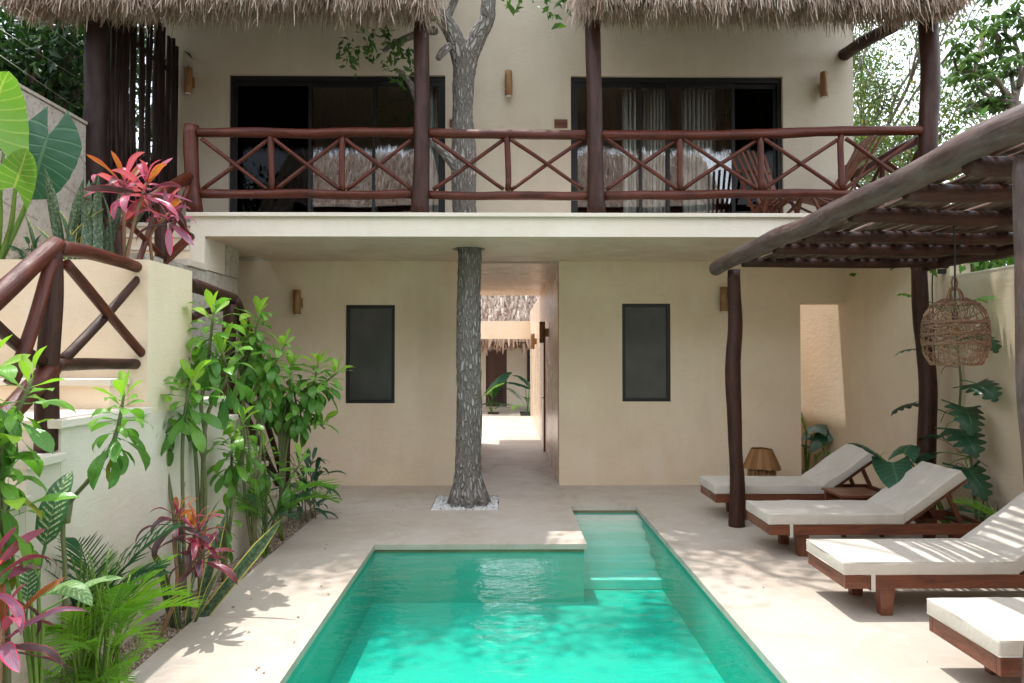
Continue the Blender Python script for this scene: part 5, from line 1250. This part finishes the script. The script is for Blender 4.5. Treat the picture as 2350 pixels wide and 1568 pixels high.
# ================================================================== PLANTS
def stem(t, pts, r, m, seed=1, seg=7): mb = MB(); log(mb, pts, r, seg, .05, .006, seed=seed, step=.06); return part('stem', mb, M[m], t)
def whorl(t, tip, axis, n, rn, scale=1.0, drop=.30, young=4, spread0=0):
    n = int(n*1.7)
    """spiral of spoon-shaped leaves at a stem tip: young ones upright and bright, old ones hanging"""
    axis = axis.normalized()
    for k in range(n):
        q = k/n; yaw = k*2.4+rn.uniform(-.3,.3); p = tip - axis*(drop*q*scale)
        pit = R(64-134*q**.75+rn.uniform(-18,18))
        if k < young: place(LV['obov_new'], M['lf_new'], t, p, yaw, pit, rn.uniform(-.4,.4), scale*rn.uniform(.75,1.1), rn=rn)
        elif q > .6 and rn.random() < .09: place(LV['obov'], M['lf_yel'], t, p, yaw, pit-.3, rn.uniform(-.8,.8), scale*rn.uniform(.6,1.0), rn=rn)
        else: place(LV['obov'], M['lf_new' if q < .25 and rn.random() < .4 else 'lf_mid' if q < .55 or rn.random() < .25 else 'lf_old'], t, p, yaw, pit, rn.uniform(-.5,.5), scale*rn.uniform(.6,1.2)*(.8+.3*q), rn=rn)
def shrub(label, base, branches, seed, scale=1.0, Y=None, n=20, group='spoon leaved shrubs in the planting strip'):
    rn = random.Random(seed); t = thing('spoon_leaf_shrub', label, 'shrub', base, group)
    for b in branches:
        opt = b[1] if isinstance(b, tuple) and isinstance(b[1], dict) else {}
        pts = b[0] if opt else b
        P = [Vector(p) if len(p) == 3 else U(p[0], p[1], Y or base.y) for p in pts]
        stem(t, P, [.016*scale, .009*scale] if len(P) == 2 else [.017*scale]+[.013*scale]*(len(P)-2)+[.007*scale], 'greenstem', seed)
        whorl(t, P[-1], P[-1]-P[-2], opt.get('n', n), rn, scale*opt.get('s', 1), opt.get('drop', .32), opt.get('young', 4))
    return t
def W0(x, X=-2.3): p = W(x, 1200, X); return Vector((X, p.y, -.03))
b = W0(460, -2.33)
shrub('tall spoon leaved shrub with bare curved stem beside the planter block', b, [[tuple(b), (462,1150), (472,1010), (462,930), (475,850), (489,715)], [tuple(b), (470,1080), (430,960), (415,860), (385,775)], ([tuple(b), (470,1000), (500,905), (520,870), (510,800)], dict(n=14)), ([tuple(b), (445,1000), (395,930), (398,880)], dict(n=16, young=2))], 1, 1.08, n=24)
b = W0(514, -2.28)
shrub('low spoon leaved shrub on a brown stem above the gravel', b, [([tuple(b), (522,1180), (530,1090), (531,1005)], dict(n=20)), ([tuple(b), (512,1230), (524,1175)], dict(n=10, young=0, s=.8)), ([tuple(b), (540,1120), (560,1010), (555,960)], dict(n=14))], 2, .98)
b = W0(583, -2.27)
shrub('bright tipped spoon leaved shrub before the far stair rail', b, [[tuple(b), (560,1100), (560,900), (595,720)], ([tuple(b), (575,1050), (555,870), (570,800), (566,760)], dict(n=18)), ([tuple(b), (590,1000), (612,880), (655,790)], dict(n=20)), ([tuple(b), (600,1010), (600,920), (590,850)], dict(n=18, young=1))], 3, 1.0, n=24)
b = W0(645, -2.25)
shrub('wide spoon leaved shrub reaching across to the dark window', b, [[tuple(b), (645,1000), (665,900), (668,840)], [tuple(b), (650,1020), (690,930), (720,880), (730,835)], ([tuple(b), (655,1000), (720,905), (775,855)], dict(n=18, young=3)), ([tuple(b), (660,1010), (710,960), (745,985)], dict(n=12, young=1)), ([tuple(b), (640,1000), (625,920), (610,870)], dict(n=20, young=1)), ([tuple(b), (650,1000), (680,950), (675,900)], dict(n=18, young=0))], 4, 1.05, n=22, Y=7.05)
b = W0(425, -2.31)
shrub('leafy shrub filling the strip between the cut stem and the planter block', b, [([tuple(b), (395,1150), (372,1000), (362,905)], dict(n=16)), ([tuple(b), (420,1100), (425,960), (440,870)], dict(n=18))], 14, 1.0)
b = W0(610, -2.22)
shrub('low leafy shoot at the foot of the wide shrub', b, [([tuple(b), (610,1120), (605,1030)], dict(n=14, young=2)), ([tuple(b), (650,1130), (690,1060)], dict(n=14, young=1))], 15, .95)
b = W0(22, -2.22)
shrub('large spoon leaved shrub leaning in front of the stair post', b, [([tuple(b), (10,1300), (0,1050), (72,870)], dict(n=11, s=.85)), ([tuple(b), (0,1250), (-20,1000), (-22,830)], dict(n=13)), ([tuple(b), (5,1300), (-8,1100), (-5,1010)], dict(n=20, young=1, s=1.05)), ([tuple(b), (10,1350), (12,1200), (15,1120)], dict(n=15, young=0, s=1.05))], 5, .95, n=22, Y=3.10)
b = W0(152, -2.30)
t = shrub('young shrub shoot leaning from a cut stem before the stair wall', b, [([tuple(b), (150,1330), (150,1180), (215,1090), (262,1010), (284,905)], dict(n=20, young=5, drop=.36, s=.95))], 6, .9, Y=3.62)
mb = MB(); log(mb, [U(150,1200,3.62), U(157,1148,3.62)], .022, 9, .05, .003, step=.03); part('cut_stub', mb, M['greenstem'], t)

def rosette(t, tip, n, rn, mats, scale=1, key='lance', up=72, down=-35, drop=.14):
    for k in range(n):
        q = k/n; place(LV[key], M[rn.choice(mats[0] if q < .35 else mats[1] if q < .7 else mats[2])], t, tip-Vector((0,0,drop*q*scale)), k*2.4+rn.uniform(-.3,.3), R(up+(down-up)*q**.8+rn.uniform(-12,12)), rn.uniform(-.5,.5), scale*rn.uniform(.75,1.1)*(.7+.4*q), rn=rn)
def cordyline(label, base, heads, seed, mats, scale, n=22, Y=None):
    rn = random.Random(seed); t = thing('cordyline', label, 'cordyline', base, 'red cordylines')
    for hd in heads:
        P = [Vector(base)] + [U(x, y, Y or base.y) for x, y in hd]; stem(t, P, [.012]*(len(P)-1)+[.009], 'caneringed', seed); rosette(t, P[-1], n, rn, mats, scale)
    return t
PK = (('lf_cord_pk','lf_cord_or','lf_cord_gr'), ('lf_cord_pk','lf_cord_gr','lf_cord_pk','lf_cord'), ('lf_cord_gr','lf_cord_pk','lf_cord_dk'))
DK = (('lf_cord','lf_cord_or'), ('lf_cord_dk','lf_cord'), ('lf_cord_dk','lf_cord_dk','lf_cord'))
zs = zpl-.06
bb = W(286, 610, -2.75); b = Vector((-2.75, bb.y, zs))
cordyline('hot pink cordyline on two thin canes in the raised planter', b, [[(284,520),(281,448),(287,418)], [(305,520),(322,460),(335,420)]], 21, PK, .84, 17, Y=b.y)
b = Vector((-2.62, 5.22, zs)); p = U(385, 470, 5.22)
cordyline('small pink and grey cordyline leaning over the stair rail', b, [[(345,540),(372,505),(388,488)]], 22, PK, .66, 15, Y=5.22)
b = Vector((-2.22, 4.52, -.03))
cordyline('dark purple cordyline on ringed canes above the gravel strip', b, [[(405,1350),(400,1240),(408,1180)], [(415,1340),(438,1270),(450,1212)], [(420,1330),(445,1290),(462,1262)]], 23, DK, .60, 16, Y=4.52)
b = Vector((-2.12, 3.0, -.03))
cordyline('big red edged cordyline at the near end of the planting strip', b, [[(-30,1500),(-30,1400),(-25,1310)], [(-5,1560),(0,1500),(5,1440)]], 24, (('lf_cord_or','lf_cord_pk'), ('lf_cord','lf_cord_gr'), ('lf_cord_gr','lf_cord_dk','lf_cord_pk')), .76, 18, Y=2.95)

def snake(label, base, specs, seed, scale=1.0, mats=('lf_snake','lf_snake2')):
    rn = random.Random(seed); t = thing('snake_plant', label, 'snake plant', base, 'snake plants')
    for k, (dx, dy, yaw, pit, s, mi) in enumerate(specs):
        place(LV['sword'], M[mats[mi]], t, Vector(base)+Vector((dx,dy,0)), R(yaw), R(pit), rn.uniform(-1.6,1.6), s*scale, rn=rn)
    return t
rn = random.Random(9)
b = Vector((-2.20, 4.78, -.03))
snake('yellow edged snake plant standing in the gravel strip', b, [(0,0,120,86,1.55,0),(.05,.05,60,84,1.45,0),(-.06,.02,200,80,1.0,0),(.06,-.03,-40,76,.8,0),(.1,.06,5,52,1.45,0),(.03,-.06,-90,70,.6,0),(.1,-.02,-10,66,.75,0),(-.03,-.05,250,74,.9,0),(.08,.1,40,78,1.2,0)], 1)
b = U(225, 600, 5.02); b.z = zs
snake('clump of tall banded snake plants in the raised planter', b, [(rn.uniform(-.22,.16), rn.uniform(-.15,.12), rn.uniform(0,360), rn.uniform(68,88), rn.uniform(.7,1.25), 1) for _ in range(18)], 2, 1.08)
b = U(140, 600, 4.92); b.z = zs
snake('yellow margined snake plant in the raised planter beside the elephant ears', b, [(rn.uniform(-.12,.14), rn.uniform(-.06,.06), rn.choice((150,170,10,200,90)), rn.uniform(52,82), rn.uniform(.6,1.05), 0) for _ in range(9)], 3, .95)

def palm(label, base, n, seed, key, mats, scale, pit=(35,80), cat='palm', spread=.06, group='feathery palms', side=None, name='areca_palm'):
    rn = random.Random(seed); t = thing(name, label, cat, base, group)
    for k in range(n):
        yaw = k*2.4+rn.uniform(-.4,.4) if side is None else R(rn.uniform(*side))
        place(LV[key], M[rn.choice(mats)], t, Vector(base)+Vector((rn.uniform(-spread,spread), rn.uniform(-spread,spread), 0)), yaw, R(rn.uniform(*pit)), rn.uniform(-.4,.4), scale*rn.uniform(.7,1.1), 'frond', rn)
    return t
b = Vector((-2.22, 3.86, -.03))
palm('bright yellow green areca palm clump in the near planting strip', b, 34, 1, 'frond', ('lf_palm','lf_palm_lit','lf_palm_lit'), .74, (80,92), spread=.11)
t = [o for o in C.objects if o.name.startswith('areca_palm')][0]
for k in range(14):
    a = Vector((-2.22+rg.uniform(-.13,.13), 3.86+rg.uniform(-.14,.14), -.03)); stem(t, [a, a+Vector((rg.uniform(-.03,.05), rg.uniform(-.05,.05), .35)), a+Vector((rg.uniform(-.08,.12), rg.uniform(-.12,.12), rg.uniform(.55,.8)))], [.009,.007,.004], 'petiole', k, 6)
palm('low grassy palm tuft at the foot of the areca clump', Vector((-2.17, 3.72, -.03)), 16, 12, 'frond_short', ('lf_palm','lf_palm'), .66, (55,84), spread=.07)
palm('dark green palm fronds rising before the pale stair wall', Vector((-2.36, 4.0, .0)), 8, 2, 'frond_up', ('lf_palm_dk',), 1.0, (80,91), spread=.05)
palm('slender feathery palm below the shrubs near the far stair end', Vector((-2.24, 6.4, -.03)), 16, 3, 'frond', ('lf_palm_dk','lf_palm'), 1.0, (76,90), spread=.08)
palm('wispy palm tuft at the foot of the elephant ears', Vector((U(40,590,4.95).x, 4.95, zs)), 9, 4, 'frond_short', ('lf_palm_dk',), .7, (25,70), spread=.08)

def dieff(label, base, specs, seed, group='variegated dumb canes'):
    rn = random.Random(seed); t = thing('dumb_cane', label, 'dumb cane', base, group)
    for (px, py, Y, yaw, pit, roll, s, m) in specs:
        tip = U(px, py, Y); mb = MB(); log(mb, [Vector(base), Vector(base).lerp(tip, .55)+Vector((.0,.0,.06)), tip], [.012,.009,.007], 6, 0, 0, step=.08); part('stalk', mb, M['petiole'], t)
        place(LV['dieff'], M[m], t, tip, R(yaw), R(pit), roll, s, rn=rn)
    return t
b = Vector((-2.2, 3.35, -.03))
dieff('dumb cane with cream striped leaves in the near planting strip', b, [(88,1310,3.4,80,72,.2,1.15,'lf_dieff'),(70,1370,3.25,-20,15,.3,.9,'lf_dieff2'),(100,1400,3.3,10,28,.1,.85,'lf_dieff2'),(20,1230,3.2,150,50,-.3,.95,'lf_dieff'),(40,1330,3.3,200,40,.2,.9,'lf_dieff'),(60,1420,3.3,120,60,0,.8,'lf_dieff')], 1)
b = Vector((-2.2, 6.95, -.03))
dieff('striped dumb cane leaf drooping before the dark foliage clump', b, [(612,1125,6.7,-15,12,.1,1.1,'lf_dieff'),(575,1110,6.6,200,35,.1,.9,'lf_dieff'),(600,1160,6.8,90,60,0,.8,'lf_dieff')], 2)
rn = random.Random(17)
t = thing('aglaonema', 'glossy dark green leafy clump at the far end of the planting strip', 'aglaonema', (-2.18, 7.75, -.03))
for k in range(64):
    h = rn.uniform(.05, .62); a = rn.uniform(0, 6.28); r = rn.uniform(.02, .16)
    place(LV['small'], M['lf_deep'], t, Vector((-2.18+r*math.cos(a), 7.7+r*1.4*math.sin(a), h)), a+rn.uniform(-.5,.5), R(rn.uniform(-20,65)), rn.uniform(-.4,.4), rn.uniform(1.1,1.9), rn=rn)
for k in range(6): stem(t, [(-2.18+rn.uniform(-.1,.1), 7.7+rn.uniform(-.15,.15), -.04), (-2.18+rn.uniform(-.12,.12), 7.7+rn.uniform(-.2,.2), .55)], [.008,.006], 'greenstem', k)

def alocasia(label, base, specs, seed, group='elephant ear plants'):
    rn = random.Random(seed); t = thing('elephant_ear', label, 'elephant ear', base, group)
    for i, (px, py, Y, yaw, pit, roll, s, m) in enumerate(specs):
        tip = U(px, py, Y) if px is not None else py; mid = Vector(base).lerp(tip, .55); mid.z += .05
        mb = MB(); log(mb, [Vector(base), mid, tip], [.017,.013,.009], 8, .02, 0, step=.1); part('petiole', mb, M['petiole'], t)
        place(LV['heart'], M[m], t, tip, R(yaw), R(pit), roll, s, rn=rn, i=i % 3)
    return t
b = U(-10, 590, 4.95); b.z = zs
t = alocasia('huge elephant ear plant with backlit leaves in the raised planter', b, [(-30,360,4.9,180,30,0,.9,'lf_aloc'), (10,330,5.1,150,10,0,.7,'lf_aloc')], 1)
for (px, py, Y, dv, nv, s_, m_, i_) in ((112,308,5.0,(-.22,-.12,-1),(.12,-1,.35),.98,'lf_aloc',0), (32,430,4.72,(.42,-.1,1),(-.5,1,.2),.60,'lf_aloc_lit',0), (-18,325,4.62,(.02,.1,1),(-1,.6,.1),1.05,'lf_aloc_lit',1)):
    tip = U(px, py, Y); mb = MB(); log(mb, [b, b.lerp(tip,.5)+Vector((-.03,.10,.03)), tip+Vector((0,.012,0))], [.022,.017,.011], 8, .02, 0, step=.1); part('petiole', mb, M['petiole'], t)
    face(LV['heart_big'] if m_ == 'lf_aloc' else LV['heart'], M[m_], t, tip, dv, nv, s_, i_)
t = thing('dracaena_tuft', 'small dark leafy tuft behind the corner of the stair rail', 'plant', Vector((U(110,590,4.9).x, 4.9, zs)))
for k in range(22): place(LV['small'], M['lf_deep'], t, ORG[t.name]+Vector((rn.uniform(-.14,.14), rn.uniform(-.05,.05), rn.uniform(0,.16))), rn.uniform(0,6.28), R(rn.uniform(5,75)), rn.uniform(-.4,.4), rn.uniform(.7,1.2), rn=rn)
# right side
b = U(1850, 1060, 10.3); b.z = -.03
alocasia('elephant ear plant standing inside the light well doorway', b, [(1862,1010,10.2,0,25,.3,1.05,'lf_aloc'),(1850,975,10.2,150,70,.2,.8,'lf_aloc_lit'),(1868,990,10.2,60,20,-.3,.9,'lf_aloc'),(1845,1020,10.3,190,10,0,.8,'lf_aloc')], 3)
t = thing('fern_tuft', 'small fresh green tuft at the doorway threshold bed', 'plant', Vector((b.x+.2, 10.05, -.03)))
for k in range(26): place(LV['small'], M['lf_mid'], t, ORG[t.name]+Vector((rn.uniform(-.2,.2), rn.uniform(-.1,.1), rn.uniform(0,.4))), rn.uniform(0,6.28), R(rn.uniform(-10,70)), 0, rn.uniform(.8,1.4), rn=rn)
b = Vector((4.52, 7.0, -.03)); 
alocasia('elephant ear plant between the shaded loungers and the garden wall', b, [(2048,1062,6.9,-110,-30,.1,.86,'lf_aloc'),(2010,1040,7.0,150,30,.2,.62,'lf_aloc'),(2075,1040,7.0,40,25,0,.62,'lf_aloc'),(2100,1050,7.1,10,10,0,.55,'lf_aloc')], 4)
t = thing('leafy_sprig', 'small fresh sprig with rounded leaves behind the nearest backrest', 'plant', Vector((4.48, 7.45, -.03)))
stem(t, [ORG[t.name], U(2012,1085,7.4), U(2008,1045,7.4)], [.008,.006,.004], 'greenstem')
for k in range(14): place(LV['small'], M['lf_mid'], t, ORG[t.name].lerp(U(2008,1045,7.4), .35+.65*k/14), k*2.4, R(rn.uniform(-10,60)), 0, .85, rn=rn)
# climbing philodendron on the garden wall
XV = XR-.05
vn = thing('philodendron', 'climbing philodendron with deeply lobed leaves on the garden wall', 'philodendron', W(2245, 1130, XV)*Vector((1,1,0)).normalized().length if 0 else Vector((XV, W(2245,1130,XV).y, -.03)))
def WV(x, y, dx=0): return W(x, y, XV-dx)
stem(vn, [ORG[vn.name], WV(2228,1050), WV(2203,960), WV(2205,880), WV(2198,800), WV(2190,720), WV(2180,660)], [.016,.014,.013,.012,.011,.010,.007], 'greenstem', 3, 8)
for (px, py, dx, yaw, pit, roll, s) in ((2240,880,.15,-95,-15,.3,.95), (2215,935,.22,-110,-35,-.2,1.0), (2205,985,.25,-100,-30,.2,1.05), (2165,1000,.2,120,-5,0,.8), (2222,1075,.25,-90,-40,.1,1.0), (2100,925,.1,140,-20,.2,.85), (2105,800,.15,150,-10,0,.75), (2240,690,.12,-100,10,.2,.8), (2095,680,.12,140,20,.2,.5), (2235,770,.12,-80,-20,.2,.9), (2140,1040,.25,170,-10,.2,.7), (2170,1080,.3,-130,-20,.2,.8)):
    tip = WV(px, py, dx); near = min((WV(2228,1050), WV(2203,960), WV(2205,880), WV(2198,800), WV(2190,720)), key=lambda p: (p-tip).length)
    mb = MB(); log(mb, [near, near.lerp(tip,.5)+Vector((-.04,0,.03)), tip], [.008,.006,.005], 6, 0, 0, step=.08); part('petiole', mb, M['petiole'], vn)
    place(LV['lobed'], M['lf_deep' if py > 700 else 'lf_mid'], vn, tip, R(yaw), R(pit), roll, s, rn=rn)
for k in range(9):
    a = WV(2200+rn.uniform(-6,8), rn.uniform(800,1080)); c = a+Vector((-.02, rn.uniform(-.5,.5), rn.uniform(-.3,.15)))
    mb = MB(); log(mb, [a, a.lerp(c,.5)+Vector((-.03,0,.05)), c], .004, 5, 0, .01, seed=k, step=.06); part('aerial_root', mb, M['caneringed'], vn)
palm('green palm in the bed beside the garden wall behind the striped lounger', Vector((4.58, 5.9, -.03)), 13, 6, 'frond_up', ('lf_palm_dk','lf_palm'), 1.0, (25,75), spread=.06)
snake('dark snake plant at the foot of the philodendron', Vector((4.55, 6.55, -.03)), [(rn.uniform(-.08,.08), rn.uniform(-.25,.25), rn.uniform(0,360), rn.uniform(70,88), rn.uniform(.6,1.0), k % 2) for k in range(9)], 7)
# rear courtyard plants
alocasia('lit elephant ear plant at the passage end left of the dark door', Vector((-.42,21.8,-.03)), [(1118,905,21.7,-60,30,.4,2.0,'lf_aloc_lit'),(1130,890,21.7,20,50,.2,1.8,'lf_aloc'),(1115,925,21.7,-20,10,0,1.3,'lf_aloc')], 9, 'rear courtyard plants')
alocasia('dark elephant ear plant at the passage end on the right', Vector((.70,21.9,-.03)), [(1205,885,21.7,180,15,0,1.5,'lf_aloc'),(1215,880,21.7,150,35,.2,1.4,'lf_aloc')], 10, 'rear courtyard plants')
palm('feathery palm below the dark elephant ears at the passage end', Vector((.72,21.2,-.03)), 9, 8, 'frond', ('lf_palm_dk','lf_palm'), 1.3, (40,80), group='rear courtyard plants')
# power cable down the garden wall and black wires over the left wall
mb = MB(); log(mb, [WV(2142, 612), WV(2140, 660), WV(2143, 760), WV(2146, 900)], .007, 6, 0, .004, step=.1); solo('wall_cable', mb, M['cord'], 'thin black cable running down the garden wall beside the post', 'cable')
for k, (a, c) in enumerate((((-10,60),(172,175)), ((-10,120),(172,245)), ((60,20),(175,110)))):
    mb = MB(); log(mb, [U(a[0], a[1], 6.6), U(c[0], c[1], YRL)], .0035, 5, 0, 0, step=.5); solo('stay_wire', mb, M['brass'], ['taut wire meeting the screen post below the eave', 'taut wire meeting the screen post just above the stone wall', 'taut wire meeting the screen post close under the thatch'][k], 'wire', 'stay wires at the pole screen')
# fallen leaves and litter on deck and water
rn = random.Random(77); mb = MB()
for k in range(46):
    x, y = rn.choice(((rn.uniform(-2.1,-1.3), rn.uniform(3.6,8)), (rn.uniform(1.7,4.3), rn.uniform(3.6,9)), (rn.uniform(-2,4), rn.uniform(6.9,9.4))))
    if AX0-.05 < x < PX1+.05 and y < AY1+.05 or PX0-.05 < x < PX1+.05 and y < PY1+.05: continue
    a = rn.uniform(0,6.28); L = rn.uniform(.012,.035); c = Vector((math.cos(a), math.sin(a), 0)); w = Vector((-c.y, c.x, 0))*L*.3
    o = Vector((x, y, .004)); mb.add([o, o+c*L*.5+w+Vector((0,0,.006)), o+c*L, o+c*L*.5-w+Vector((0,0,.004))], [(0,1,2),(0,2,3)])
lt = solo('fallen_leaves', mb, M['caneringed'], 'scattered dry leaf scraps lying on the cement deck', 'leaf litter', kind='stuff')
for k, (x, y) in enumerate(((1025,1440),(1095,1388),(952,1155))): pass
